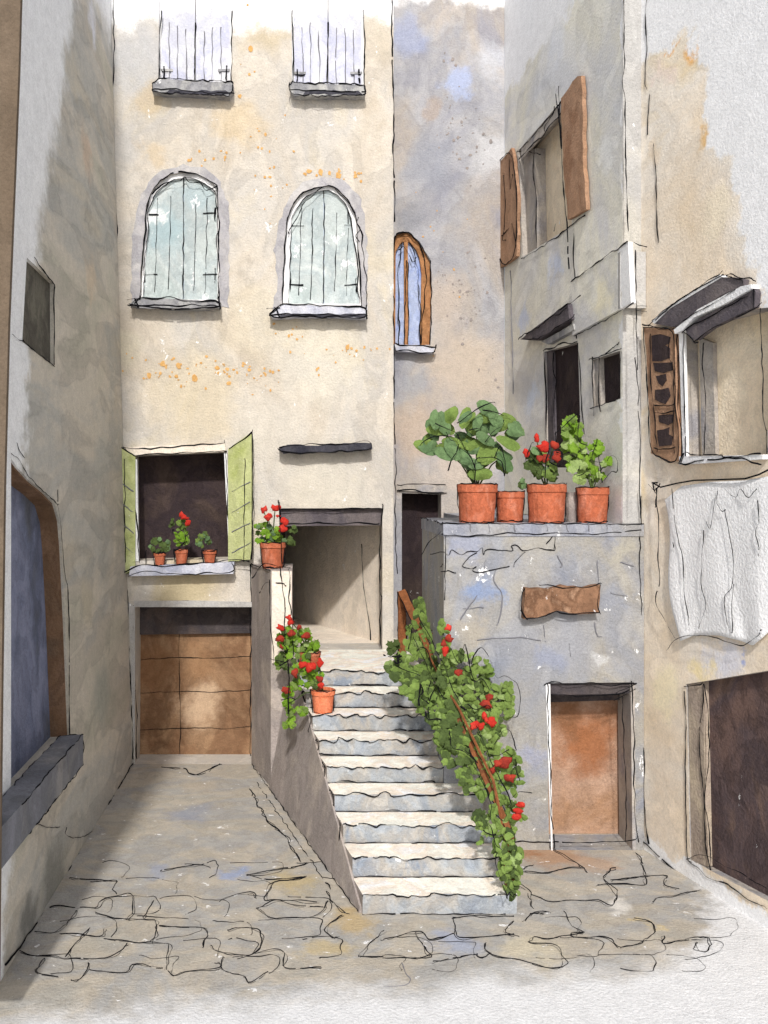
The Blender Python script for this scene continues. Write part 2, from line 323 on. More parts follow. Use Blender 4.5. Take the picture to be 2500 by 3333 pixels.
# ---------------------------------------------------------------- setting: ground
g = MB()
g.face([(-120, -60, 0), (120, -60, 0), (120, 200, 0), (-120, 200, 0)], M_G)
for L in [[(300,875),(380,880),(500,888)], [(215,1000),(270,995),(330,1000),(425,1003),(445,965),(520,945),(565,938),(580,960),(578,1010),(545,1055)],
    [(410,1022),(460,1040),(545,1055),(640,1050),(675,1058),(680,1100),(650,1150)], [(655,970),(640,1010),(622,1048)], [(155,1108),(260,1108),(330,1015)],
    [(260,1115),(340,1118),(445,1130),(450,1095)], [(285,1215),(320,1160),(385,1090)], [(450,1135),(560,1150),(700,1155),(738,1158),(710,1270)],
    [(85,1190),(130,1212),(240,1210),(280,1222),(480,1225),(545,1160)], [(190,1220),(140,1290),(250,1300)], [(310,1315),(350,1315),(385,1240)],
    [(385,1270),(550,1290),(570,1240),(700,1265)], [(690,1080),(800,1085),(905,1090),(870,1170)], [(730,1275),(745,1300),(800,1275),(935,1270),(960,1250),(930,1240)],
    [(905,1165),(930,1190),(1030,1205),(1100,1205),(1140,1140),(1120,1100),(1060,1085),(980,1100)], [(1100,1200),(1210,1175),(1235,1210),(1225,1270),(1390,1260)],
    [(960,1215),(945,1260),(990,1285),(1040,1290),(1080,1335),(1150,1280)], [(1065,860),(1120,850),(1280,825),(1330,810)],
    [(1065,860),(1150,885),(1330,865),(1280,880),(1165,890),(1130,975),(1190,965),(1370,978)], [(1110,1005),(1190,965),(1280,995),(1400,1000)],
    [(1110,1005),(1180,1050),(1290,1050),(1380,1035),(1415,975)], [(945,975),(1000,950),(1090,935),(1105,958)], [(690,845),(760,830),(860,815),(910,830)],
    [(1480,1035),(1410,1080),(1400,1110),(1440,1135),(1455,1128)], [(1550,1210),(1600,1150),(1659,1100)], [(1550,1215),(1659,1215)],
    [(1080,490),(1150,625),(1250,720),(1290,800)], [(700,395),(760,400),(800,400),(830,432),(880,415),(950,380)], [(150,635),(210,655),(280,650)][:0] or [(1410,930),(1440,990),(1500,1030)]]:
    g.ink(G, T5(L), 1.45, 2.6, .003, gap=.012); g.ink(G, T5([(x+5, y+3) for x, y in L]), .8, 3.5, .003, gap=.03)
for L in [[(0,1140),(60,1125),(150,1105),(180,1112),(200,1145),(300,1115)], [(135,1110),(180,1180),(215,1220),(0,1220)], [(215,1235),(260,1230),(410,1195),(405,1222),(460,1200)],
    [(300,1045),(300,1070),(315,1135),(420,1130),(560,1115)], [(300,1045),(380,1035),(560,1040)], [(560,1060),(525,1095),(520,1110),(575,1125)],
    [(440,1155),(430,1180),(480,1215),(600,1225),(680,1260),(795,1265),(760,1170),(700,1155),(615,1155),(650,1125),(700,1140),(860,1110)],
    [(785,1020),(800,1070),(865,1108)], [(865,1108),(805,1110),(815,1130),(900,1130),(980,1130),(1010,1180),(1100,1160),(1185,1105),(1150,1060),(1080,1048)],
    [(1205,1125),(1200,1165),(1330,1130),(1410,1130),(1415,1160),(1405,1195),(1345,1185),(1350,1150)], [(570,890),(640,945),(640,1000)],
    [(640,945),(715,975),(850,968),(930,968),(985,1000),(1020,945),(950,880),(960,850),(1000,830)], [(605,840),(620,820),(650,818)],
    [(605,845),(700,855),(790,830),(860,825),(880,848)], [(740,750),(800,790),(860,830)], [(920,905),(1000,900),(1130,905),(1140,890),(1120,840),(1120,790),(1090,765)],
    [(980,885),(1060,875),(1230,855),(1210,910),(1270,920)], [(1160,980),(1180,960),(1290,945),(1375,925)], [(610,1060),(640,1020),(720,1020)], [(630,1030),(660,1025),(690,1030)]]:
    g.ink(G, T6(L), 1.45, 2.6, .003, gap=.012); g.ink(G, T6([(x-5, y+3) for x, y in L]), .8, 3.5, .003, gap=.03)
g.ink(G, T6([(80,1240),(85,1280),(120,1310),(100,1340),(0,1345)]), 1.0, 1, .003, m=PENCIL)
for row, (v, h) in enumerate([(1862, 30), (1900, 34), (1942, 36), (1986, 38), (2030, 38), (2066, 34)]):
    u = 190 - row*26 + R_.uniform(0, 40); end = 720 if v < 1960 else 1500
    while u < end:
        wd = R_.uniform(60, 150)
        if R_.random() < .62 and not (v < 1990 and 740 < u < 1130):
            j = lambda a: R_.uniform(-a, a)
            g.ink(G, [(u+j(8), v+j(6)), (u+wd*.5, v+j(8)), (u+wd+j(8), v+j(6)), (u+wd+j(14), v+h*.6), (u+wd-10+j(10), v+h+j(5))] + ([(u+wd*.4, v+h+j(7))] if R_.random() < .5 else []), R_.uniform(.7, 1.15), 2.6, .003, gap=.02)
        u += wd + R_.uniform(0, 30)
gr = g.build('ground'); gr['kind'] = 'structure'; gr['label'] = 'washed stone paving with inked joints fading to white at the front'

# ---------------------------------------------------------------- cream house (faces us)
hA = thing('cream_house', 'tall cream plastered house with arched pale blue shutters above a brown garage door', 'house', (-.6, YA, 0))
def rect(u0, u1, v0, v1): return [(u0, v0), (u1, v0), (u1, v1), (u0, v1)]
UPW = [[(345, -120), (502, -120), (500, 186), (342, 186)], [(628, -120), (786, -120), (787, 192), (631, 192)]]
ARC = [T1([(608,1295),(612,1180),(628,1000),(630,890),(655,830),(690,785),(735,755),(790,744),(850,750),(900,775),(938,810),(944,880),(946,1100),(948,1300)]),
       T1([(1222,1320),(1226,1150),(1232,1000),(1250,920),(1285,860),(1325,825),(1375,808),(1425,803),(1470,830),(1510,870),(1535,930),(1548,1050),(1560,1200),(1562,1320)])]
GW = [(287, 984), (490, 976), (499, 1208), (288, 1212)]
GD = [(292, 1311), (545, 1311), (548, 1652), (290, 1652)]
gz = 0.0
DW = rect(605, 826, 1098, 1403)
wall = MB()
outer = [(-2.7, YA, .0), (1.133, YA, .0), (1.133, YA, 10.2), (-2.7, YA, 10.2)]
GD3 = A.L(GD); GD3[2].z = .001; GD3[3].z = .001
wall.prism(outer, (0, .45, 0), M_A, holes=[A.L(p) for p in UPW+ARC+[GW]] + [GD3, A.L(DW)])
wall.box(1.0, 1.133, YA+.45, YB-.003, 0, 10.2, M_A)
# gable side and a flat roof behind the front
wall.box(-2.7, .99, YA+.45, YA+4, 9.9, 10.2, M_A)
for L in [[(239,-40),(241,60),(243,155),(236,205),(241,250),(235,345),(244,410),(250,495),(246,550),(251,615),(246,680),(249,730),(250,860),(253,945)]]:
    wall.ink(A, [(u+4, v) for u, v in L], 1.6, 1.4)
wall.ink(A, [(272, 1240), (272, 1330), (282, 1455), (287, 1560), (288, 1640)], 1.5, 1.2)
wall.ink(A, [(846, 0), (847, 120), (851, 250), (849, 330), (853, 430), (852, 480)], 1.7, 1, off=.008)
wall.ink(A, [(850, 640), (852, 800), (851, 900), (855, 1010), (853, 1120), (858, 1240)], 1.4, 1.2, off=.008, gap=.03)
for u in (609, 608): wall.ink(A, [(604, 1085), (606, 1120), (608, 1150)], 1.2, 1)
wall.ink(A, [(597, 1102), (640, 1098), (720, 1101), (780, 1097), (826, 1099)], 1.7, 1)
wall.ink(A, [(826, 1088), (822, 1150), (820, 1240), (822, 1285), (825, 1290), (820, 1330), (824, 1400)], 1.6, 1)
wall.ink(A, T3([(545,1060),(555,1110),(550,1200),(548,1455)]), 1.3, 1)
wall.ink(A, [(285, 1308), (330, 1302), (400, 1295), (450, 1303), (545, 1308)], 1.4, 1.5)
wall.ink(A, [(290, 1310), (288, 1400), (294, 1500), (296, 1640)], 1.3, 1)
wall.ink(A, [(547, 1290), (550, 1340), (545, 1440), (552, 1500), (548, 1600), (550, 1640)], 1.3, 1)
def inpoly(p, poly):
    x, y = p; c = False; n = len(poly)
    for i in range(n):
        (x1, y1), (x2, y2) = poly[i], poly[i-1]
        if (y1 > y) != (y2 > y) and x < (x2-x1)*(y-y1)/(y2-y1)+x1: c = not c
    return c
def flecks(mb, pl, cl, mat, r0, r1, avoid=()):
    for (u, v, su, sv, n) in cl:
        for i in range(n):
            uu, vv = R_.gauss(u, su), R_.gauss(v, sv); p = pl.P(uu, vv)
            if any(inpoly((uu, vv), h) for h in avoid): continue
            mb.blob(p + pl.n*R_.uniform(.0008, .004), pl.n, R_.uniform(r0, r1)*(1 if R_.random() < .8 else 1.9)*p.y/F, mat, asp=R_.uniform(.6, 1.5))
flecks(wall, A, [(565, 290, 12, 25, 4), (470, 340, 40, 8, 12), (590, 400, 30, 50, 18), (720, 375, 45, 8, 22), (640, 520, 16, 45, 12), (400, 800, 85, 18, 62), (560, 805, 40, 14, 22), (640, 715, 20, 14, 8), (745, 760, 40, 10, 18), (690, 800, 8, 6, 4), (530, 130, 12, 90, 7)], M_OCHRE, 1.0, 3.4, [rough(q, 0) for q in ARC+UPW] + [[(u+(6 if u > 600 else -6), v) for u, v in T1([(572,1345),(565,1180),(572,1000),(600,870),(640,790),(700,730),(790,712),(880,725),(950,780),(985,880),(992,1050),(985,1345)])], T1([(1165,1390),(1200,1200),(1182,1080),(1205,960),(1245,850),(1310,790),(1400,765),(1480,780),(1550,840),(1580,950),(1590,1150),(1585,1390)])])
wall.build('wall', hA)

def crosses(mb, pl, pts, off=.012, w=1.6, l=16):
    for (u, v, s) in pts:
        mb.ink(pl, [(u-l, v+R_.uniform(-2, 2)), (u+l, v+R_.uniform(-2, 2))], w, .8, off); mb.ink(pl, [(u+s, v-14), (u+s, v+16)], w*1.1, .8, off)
# upper windows: closed lilac plank shutters, stone sill
SILLS = [[(333, 189), (345, 180), (504, 188), (505, 205), (499, 217), (333, 208)], [(626, 191), (632, 188), (787, 194), (787, 217), (636, 216), (629, 209)]]
for k, W in enumerate(UPW):
    fr = MB()
    lp, ip = A.L(W), A.L([(W[0][0]+5, W[0][1]+5), (W[1][0]-5, W[1][1]+5), (W[2][0]-5, W[2][1]), (W[3][0]+5, W[3][1])])
    fr.prism([p+Vector((0, .06, 0)) for p in lp], (0, .08, 0), M_WHITE, holes=[[p+Vector((0, .06, 0)) for p in ip]])
    u0, u1 = W[3][0], W[2][0]; vb = W[2][1]; c = (u0+u1)/2
    fr.ink(A, [(W[0][0]+3, 22), (u0+3, 100), (u0+1, vb)], 1.6, 1); fr.ink(A, [(W[1][0]-1, 22), (u1+1, 90), (u1, vb)], 1.6, 1)
    f = fr.build('window', hA)
    for a, b, s in ((u0+4, c-1, 1), (c+1, u1-4, -1)):
        sh = MB(); sh.slab(A, [(a, -120), (b, -120), (b, vb), (a, vb)], -.11, -.07, M_SHUTUP)
        nP = 3
        for i in range(1, nP+1):
            x = a + (b-a)*i/(nP+1); sh.ink(A, [(x-1, 52+R_.uniform(-10, 10)), (x+R_.uniform(-2, 2), vb-8)], 1.3, 1, -.066, m=PENCIL)
        e = a if s > 0 else b
        sh.slab(A, rect(min(e, e+s*26), max(e, e+s*26), vb-42, vb-37), -.069, -.060, M_SILL)
        sh.ink(A, [(e+s*2, vb-37), (e+s*24, vb-34)], 1.4, 1, -.058); sh.ink(A, [(e+s*7, vb-48), (e+s*7, vb-18)], 1.9, 1, -.058)
        if s > 0: sh.ink(A, [(c, 42), (c-1, 100), (c-2, vb-3)], 1.8, .8, -.064)
        sh.build('shutter', f)
    sl = MB(); S = SILLS[k]; sl.slab(A, rough(S, 1.5, 10), 0.001, .13, M_SILL, side=M_SILL)
    x0, x1 = S[0][0], S[3][0]
    sl.slab(A, rough([(x0+34, S[-1][1]-4), (x1-14, S[-2][1]-10), (x1-2, S[-2][1]-2), (x0+30, S[-1][1]+4)], 2, 10), .131, .135, M_DARKSTONE_SHADE)
    sl.ink(A, rough(S, 2, 16)+[S[0]], 1.7, 1.8, .136); sl.ink(A, [(x0-2, S[-1][1]-3), (x0+40, S[-1][1]-7), (x1-60, S[-2][1]-6), (x1+2, S[-2][1]-6)], 1.5, 2.5, .136)
    sl.build('sill', f)
# arched windows
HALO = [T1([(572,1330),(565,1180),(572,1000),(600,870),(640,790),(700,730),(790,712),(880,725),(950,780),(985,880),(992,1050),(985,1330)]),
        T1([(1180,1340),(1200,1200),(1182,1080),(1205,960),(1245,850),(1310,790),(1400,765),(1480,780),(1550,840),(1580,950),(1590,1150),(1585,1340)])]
INNER = [T1([(614,1292),(622,1180),(636,1000),(640,900),(664,840),(700,800),(740,775),(790,765),(850,772),(890,795),(928,830),(934,890),(937,1100),(939,1292)]),
         T1([(1246,1310),(1252,1150),(1256,1000),(1262,935),(1292,880),(1330,842),(1375,822),(1420,815),(1455,838),(1495,880),(1520,940),(1532,1050),(1545,1200),(1552,1310)])]
ASILL = [T1([(570,1325),(600,1300),(700,1297),(900,1310),(955,1312),(950,1340),(820,1345),(590,1335)]), T1([(1165,1365),(1225,1320),(1400,1332),(1582,1335),(1580,1385),(1400,1375),(1180,1382)])]
for k, W in enumerate(ARC):
    fr = MB()
    fr.prism([p+Vector((0, .03, 0)) for p in A.L(W)], (0, .09, 0), M_WHITE, holes=[[p+Vector((0, .03, 0)) for p in A.L(INNER[k])]])
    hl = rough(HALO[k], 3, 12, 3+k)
    fr.prism([p-Vector((0, .001, 0)) for p in A.L(hl)], (0, -.006, 0), M_AG, holes=[[p-Vector((0, .001, 0)) for p in A.L(W)]])  # thin irregular band carrying painted shade around the arch
    fr.ink(A, W, 1.7, 1.6, .012); fr.ink(A, INNER[k], 1.2, 1.8, -.025)
    if k == 0: fr.ink(A, T1([(655,840),(720,785),(770,790),(797,762),(820,795),(865,785),(890,825),(938,805)]), 1.6, 1, .012)
    else:
        fr.ink(A, T1([(1246,1010),(1300,900),(1380,810),(1430,800),(1470,840),(1520,885),(1560,1000),(1575,1150),(1590,1330)]), 1.3, 2, .012)
        fr.ink(A, T1([(1550,940),(1537,960),(1560,990),(1535,1020),(1552,1045)]), 1.6, .6, .014)
    f = fr.build('arched_window', hA)
    inn = INNER[k]; cu = (inn[0][0]+inn[-1][0])/2; cu = 395 if k == 0 else 700
    half = [[p for p in inn if p[0] < cu-1] , [p for p in inn if p[0] > cu+1]]
    topv = min(p[1] for p in inn)
    for j, H in enumerate(half):
        H = H + [(cu-.7, topv), (cu-.7, inn[0][1])] if j == 0 else [(cu+.7, inn[-1][1]), (cu+.7, topv)] + H
        sh = MB(); sh.slab(A, H, -.10, -.06, M_SHUT)
        u0, u1 = min(p[0] for p in H), max(p[0] for p in H)
        for i in (1, 2):
            x = u0 + (u1-u0)*i/3; sh.ink(A, [(x+2, topv+35+R_.uniform(0, 25)), (x, topv+150), (x-3, inn[0][1]-R_.uniform(5, 30))], 1.0, 1, -.057)
        if j == 0: sh.ink(A, [(cu, topv-2), (cu+1, topv+100), (cu-1, inn[0][1])], 1.4, 1.2, -.055)
        e = u0+8 if j == 0 else u1-8
        crosses(sh, A, [(e+(10 if j == 0 else -8), (460 if k == 0 else 484), 10 if j else -14), (e+(8 if j == 0 else -8), (592 if k == 0 else 613), 10 if j else -12)], -.05)
        sh.build('shutter', f)
    sl = MB(); S = ASILL[k]; sl.slab(A, rough(S, 1.2, 12), .008, .15, M_LAV if k else M_SILL)
    u0, u1 = min(p[0] for p in S), max(p[0] for p in S); vb = max(p[1] for p in S)
    sl.slab(A, rough([(u0+24, vb-9), (u1-6, vb-9), (u1-2, vb-2), (u0+20, vb-2)], 1.5, 12), .151, .155, M_DARKSTONE_SHADE if k else M_SILL)
    sl.ink(A, S+[S[0]], 1.9, 2.2, .158); sl.ink(A, [(u0, vb-6), (u0+60, vb-9), (u1-40, vb-7), (u1, vb-8)], 1.5, 2, .158)
    sl.ink(A, [(u0-6, vb-20), (u0+22, vb-22)], 1.5, 1, .158); sl.ink(A, [(u0+4, vb-4), (u0+24, vb-30)], 1.6, 2, .158); sl.ink(A, [(u0+12, vb-22), (u0+20, vb-2)], 1.8, 2, .158)
    sl.ink(A, [(u1-2, vb-28), (u1-1, vb+2)], 2.2, 1, .158)
    sl.build('sill', f)
# ground-floor window with green shutters
fr = MB()
fr.slab(A, [(270, 966), (486, 958), (488, 976), (285, 984)], .002, .035, M_BEIGE)
fr.slab(A, [(287, 990), (296, 992), (300, 1212), (288, 1212)], -.05, .01, M_WHITE); fr.slab(A, [(484, 978), (490, 978), (499, 1208), (495, 1208)], -.05, .008, M_WHITE)
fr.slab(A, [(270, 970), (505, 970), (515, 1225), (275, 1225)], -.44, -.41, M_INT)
fr.ink(A, [(262, 966), (300, 970), (380, 966), (485, 958)], 1.5, 1.4, .036); fr.ink(A, [(285, 984), (350, 980), (420, 977), (480, 974), (490, 976)], 1.3, 1.4, .036)
fr.ink(A, [(286, 985), (288, 1050), (296, 1130), (302, 1215)], 1.4, 1, .012); fr.ink(A, [(486, 950), (490, 1040), (493, 1130), (500, 1210)], 1.4, 1, .012)
fr.ink(A, [(317, 1188), (315, 1225)], 1.2, 1, .012)
f = fr.build('window', hA)
for hin, out, wv, sl in [((291, 985, 1236), (252, 962, 1242), 0, 1), ((495, 970, 1214), (545, 934, 1208), 1, -1)]:
    # hinged at the opening, the free edge swung toward us
    yo = YA-.10
    a, b = at(hin[0], hin[1], YA-.012), at(hin[0], hin[2], YA-.012); c_, d_ = at(out[0], out[1], yo), at(out[0], out[2], yo)
    sh = MB(); nn = (c_-a).cross(b-a).normalized(); nn = nn if nn.y < 0 else -nn
    sh.prism([a, c_, d_, b], nn*.035, M_GREEN)
    pl = Plane(a+nn*.036, nn)
    lo, hi = (out, hin) if sl > 0 else (hin, out)
    for i in range(4):
        v = 1040 + i*44
        sh.ink(pl, [(lo[0]+6, v+(0 if sl > 0 else 22)), (hi[0]-4, v+(22 if sl > 0 else 0))], 1.3, 1, .004, m=PENCIL)
    sh.ink(pl, [(out[0], out[1]-6), (out[0]+2, 1080), (out[0]-1, out[2])], 1.6, 1.2, .004); sh.ink(pl, [(hin[0], hin[1]), (out[0], out[1])], 1.6, 1.2, .004)
    sh.ink(pl, [(out[0]+sl*16, 990), (out[0]+sl*17, 1100), (out[0]+sl*18, 1215)], 1.2, 1.2, .004); sh.ink(pl, [(out[0], out[2]), (hin[0], hin[2])], 1.6, 1.5, .004)
    sh.build('shutter', f)
sl = MB(); S = [(287, 1222), (300, 1220), (508, 1206), (506, 1236), (292, 1240), (280, 1240)]
zs0 = zA(1221); zs1 = zA(1238)
sl.prism([at(286, 1222, YA-.001)*1, at(508, 1212, YA-.001), at(506, 1237, YA-.001), at(284, 1242, YA-.001)], (0, -.16, 0), M_LAV)
sl.ink(A, [(268, 1238), (300, 1218), (400, 1218), (500, 1208), (540, 1210)], 1.6, 1.8, .165); sl.ink(A, [(284, 1240), (320, 1232), (400, 1238), (480, 1234), (506, 1232), (504, 1212)], 1.4, 2, .165)
sl.build('sill', f)
# slab over the entrance
sb = MB(); S = [(604, 971), (622, 962), (700, 963), (770, 957), (800, 958), (801, 972), (740, 976), (612, 980)]
sb.slab(A, rough(S, 1.5, 12), .001, .17, M_DARKSTONE_SHADE); sb.ink(A, S+[S[0]], 1.9, 2, .175); sb.build('canopy_slab', hA)
# garage door
gd = MB(); gd.prism([at(285, 1305, YA+.40), at(552, 1305, YA+.40), Vector((at(552, 1650, YA+.40).x, YA+.40, .002)), Vector((at(285, 1650, YA+.40).x, YA+.40, .002))], (0, .05, 0), M_GARAGE)
pg = Plane((0, YA+.40, 0), (0, -1, 0))
for v in (1362, 1425, 1498, 1578): gd.ink(pg, [(296, v), (380, v-5), (460, v-3), (545, v-8)], 1.0, 1.2, .004)
gd.ink(pg, [(388, 1318), (387, 1450), (390, 1560), (388, 1642)], 1.0, 1.2, .004)
gdo = gd.build('garage_door', hA)
tb = MB(); tb.prism([at(280, 1296, YA+.385), at(556, 1296, YA+.385), at(556, 1366, YA+.385), at(280, 1370, YA+.385)], (0, -.05, 0), M_SHADEBAND); tb.build('shade_band', gdo)  # dark strip put where shade falls under the garage head
fj = MB(); fj.slab(A, [(278, 1300), (292, 1311), (292, 1648), (290, 1648)], .001, .014, M_PIER)
fj.slab(A, [(545, 1311), (551, 1311), (553, 1648), (547, 1648)], .001, .014, M_SILL); fj.slab(A, [(290, 1298), (420, 1297), (548, 1300), (548, 1311), (290, 1311)], .001, .018, M_PIER)
fj.build('garage_frame', hA)
# entrance passage behind the doorway: its far wall runs obliquely, the lintel's shade crosses it
vs = MB()
xl, xr = A.P(605, 1050).x, A.P(826, 1050).x; zc = zA(1098)
a, b = Vector((xr+.02, YA+.50, 1.3)), Vector((xl-.05, YA+3.1, 1.3))
nn = Vector((-(b-a).y, (b-a).x, 0)).normalized(); nn = nn if nn.y > 0 else -nn
vs.prism([a, b, b+Vector((0, 0, zc-1.2)), a+Vector((0, 0, zc-1.2))], nn*.12, M_BEIGE)
vs.box(xr+.001, xr+.12, YA+.452, YA+.60, 1.2, zc, M_BEIGE)
pv = Plane(a, -nn)
vs.ink(pv, [(782, 1175), (784, 1240), (791, 1300), (800, 1350), (803, 1400)], 1.3, 1.2)
vs.box(xl-.15, xl-.002, YA+.452, YA+3.3, 1.2, zc+.2, M_DARKSTONE_SHADE); vs.box(xl-.15, xr+.14, YA+.452, YA+3.3, zc+.01, zc+.15, M_DARKSTONE_SHADE); vs.box(xl-.0, xr, YA+.452, YA+3.2, 1.2, 1.398, M_BEIGE)  # left wall and ceiling coloured dark to deepen the passage shade
vs.build('entrance_passage', hA)
lb = MB(); lb.slab(A, [(605, 1098), (826, 1098), (824, 1135), (606, 1137)], -.14, -.06, M_CHARC); lb.ink(A, [(608, 1134), (660, 1130), (720, 1132), (770, 1130), (822, 1131)], 1.4, 1.4, -.055); lb.build('lintel', hA)  # dark colour adds to the shade at the doorway head

# ---------------------------------------------------------------- grey house on the left
hL = thing('grey_house', 'grey shaded house wall on the left with a slit window and arched slate blue doorway', 'house', (-2.06, 9, 0))
def LP(y, z): return Vector((Lw.o.x - .0285*z, y, z))
w = MB()
DL = T3([(-60,470),(45,525),(75,560),(130,620),(190,668),(235,715),(256,790),(265,900),(280,1200),(298,1725),(-60,2000)])
SLIT = [(58, 556), (116, 612), (117, 792), (48, 738)]
endt, endb = Lw.P(46, 0), Lw.P(-4, 2140)
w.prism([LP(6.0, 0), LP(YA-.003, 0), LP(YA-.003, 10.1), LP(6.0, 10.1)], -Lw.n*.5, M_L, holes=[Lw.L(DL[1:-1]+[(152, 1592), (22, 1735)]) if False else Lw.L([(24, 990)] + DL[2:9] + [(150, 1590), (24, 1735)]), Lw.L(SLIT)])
w.ink(Lw, [(287, 1645), (262, 1690), (232, 1740), (205, 1790), (160, 1860), (110, 1945), (60, 2020), (10, 2085)], 1.6, 1.5, .008)
w.ink(Lw, T3([(45,500),(75,520),(120,600),(190,668),(245,715),(258,790),(270,950),(280,1050),(290,1070),(297,1300),(295,1580),(298,1725)]), 1.4, 1.2, .008)
w.ink(Lw, T3([(68,450),(80,490),(102,522)]), 1, 1, .008); w.ink(Lw, T3([(246,655),(247,720)]), 1, 1, .008)
w.ink(Lw, T1([(145,1112),(180,1165),(232,1230)]), 1.8, 1.2, .008); w.ink(Lw, T1([(232,1230),(228,1300),(232,1400),(230,1575)]), 1.4, .8, .008); w.ink(Lw, T3([(95,10),(150,60),(230,120)]), 1.8, 1.2, .008); w.ink(Lw, T3([(50,-15),(80,10),(100,18)]), 1.2, 1, .008)
w.ink(Lw, T5([(145,635),(200,655),(255,655)]), 1, 1, .008); w.ink(Lw, T5([(285,655),(275,680),(310,702),(360,695),(400,670)]), 1, 1, .008)
w.build('wall', hL)
sw = MB(); sw.slab(Lw, [(30, 520), (135, 600), (135, 810), (20, 720)], -.07, -.035, M_SLIT); sw.build('slit_window', hL)
dj = MB()   # brown lining of the arch
ring = [(24, 985)] + DL[2:9] + [(150, 1590)]
for (p, q) in zip(ring, ring[1:]):
    a, b = Lw.P(*p), Lw.P(*q)
    dj.prism([a-Lw.n*.02, b-Lw.n*.02, b-Lw.n*.17, a-Lw.n*.17], (Vector((0, -.012, -.012)) if p[1] < 1180 else Vector((0, -.012, 0))), M_JAMB)
dj.build('door_jamb', hL)
dd = MB(); dd.slab(Lw, [(-40, 900), (220, 900), (260, 1650), (-40, 1900)], -.23, -.17, M_SLATE); dd.build('door', hL)
lg = MB(); z0, z1 = .97, 1.235; x1 = -1.9
lg.prism([LP(8.02, z0)+Vector((.001, 0, 0)), Vector((x1, 8.08, z0)), Vector((x1, 5.77, z0)), LP(5.77, z0)+Vector((.001, 0, 0))], (0, 0, z1-z0), M_LEDGE)
lg.ink3([(x1, 8.08, z1), (x1, 7.4, z1), (x1, 6.3, z1)], 1.6, 1.5); lg.ink3([(x1, 8.08, z0), (x1, 7.2, z0), (x1, 6.3, z0)], 1.6, 1.5); lg.ink3([(x1, 8.08, z0), (x1, 8.08, z1), LP(8.02, z1)], 1.7, 1.2); lg.ink3([LP(8.02, z1)+Vector((.012, 0, 0)), LP(6.4, z1)+Vector((.012, 0, 0))], 1.4, 1.5)
lg.build('door_ledge', hL)
bd = MB(); yb = 5.7  # upright board stands in for the brown table beside the sheet
bd.prism([at(46, -60, yb), at(40, 150, yb), at(30, 400, yb), at(18, 700, yb), at(9, 1050, yb), at(3, 1500, yb), at(-4, 2130, yb), Vector((at(-300, 2130, yb).x, yb, at(-4, 2130, yb).z)), at(-250, -60, yb)], (0, .04, 0), M_BOARD)
z_ = min(p.z for p in bd.v)
for p in bd.v:
    if p.z < .2: p.z = 0.0
o = bd.build('table_strip_board', base=Vector((at(0, 2130, yb).x, yb, 0))); tag(o, 'plain upright brown board standing in for the table beside the painted sheet', 'board')

# ---------------------------------------------------------------- lavender house at the back
hB = thing('lavender_house', 'narrow lavender grey house at the back with arched blue window and dark doorway', 'house', (1.9, YB, 0))
AW = T4([]) or T2([(40,1490),(42,1025),(60,1010),(95,1000),(120,1012),(150,1045),(180,1090),(200,1130),(206,1200),(198,1490)])
BD = [(868, 1065), (953, 1068), (955, 1377), (868, 1377)]
w = MB()
w.prism([(1.14, YB, 0), (2.683, YB, 0), (2.683, YB, 10.6), (1.14, YB, 10.6)], (0, .35, 0), M_B, holes=[B.L(AW), B.L(BD)])
flecks(w, B, [(980, 240, 30, 60, 36), (985, 600, 45, 40, 34), (1010, 330, 25, 50, 18), (1020, 640, 20, 60, 24), (1060, 780, 25, 30, 14)], M_GREYF, .7, 2.0, [AW, BD])
flecks(w, B, [(940, 480, 40, 60, 8), (930, 660, 30, 60, 8)], M_OCHRE, .8, 2.2, [AW, BD])
w.ink(B, [(857, 1047), (900, 1045), (962, 1048)], 1.5, 1.4, .03); w.ink(B, [(856, 1060), (880, 1056), (930, 1064), (958, 1062)], 1.4, 1.6, .03)
w.build('wall', hB)
f = MB(); IN = T2([(50,1488),(52,1085),(70,1050),(95,1035),(118,1046),(140,1075),(155,1110),(164,1180),(158,1488)])
f.prism([p+Vector((0, .04, 0)) for p in B.L(AW)], (0, .06, 0), M_ORANGE, holes=[[p+Vector((0, .04, 0)) for p in B.L(IN)]])
f.slab(B, T2([(88,1040),(104,1040),(106,1488),(90,1488)]), -.10, -.03, M_ORANGE)
f.ink(B, AW, 1.5, 1.5, .01); f.ink(B, T2([(68,1490),(60,1180),(75,1060),(95,1020),(125,1060),(150,1160),(160,1488)]), 1.3, 1.8, -.02); f.ink(B, T2([(90,1488),(92,1300),(100,1120)]), 1.2, 1.5, -.02); f.ink(B, T2([(104,1488),(106,1300),(104,1130)]), 1.2, 1.5, -.02)
f.ink(B, T2([(65,1080),(85,1060),(110,1100),(128,1135),(140,1110)]), 1.2, 1.5, -.02)
f.ink(B, T2([(160,1488),(175,1300),(185,1140),(150,1040)]), 1.2, 1.5, -.02)
fo = f.build('arched_window', hB)
p = MB(); p.slab(B, [(840, 500), (935, 500), (935, 748), (840, 748)], -.14, -.09, M_BLUEW); p.build('pane', fo)
s_ = MB(); s_.slab(B, T4([(40,32),(215,45),(205,72),(50,62)]), .001, .13, M_LAV); s_.ink(B, T4([(40,32),(120,38),(215,45),(225,38),(205,72),(150,68),(50,62)]), 1.6, 2, .135); s_.build('sill', fo)
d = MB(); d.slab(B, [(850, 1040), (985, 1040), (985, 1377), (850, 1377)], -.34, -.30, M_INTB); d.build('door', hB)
l = MB(); l.slab(B, [(857, 1047), (965, 1049), (965, 1064), (857, 1060)], .001, .03, M_REVEAL); l.build('lintel', hB)

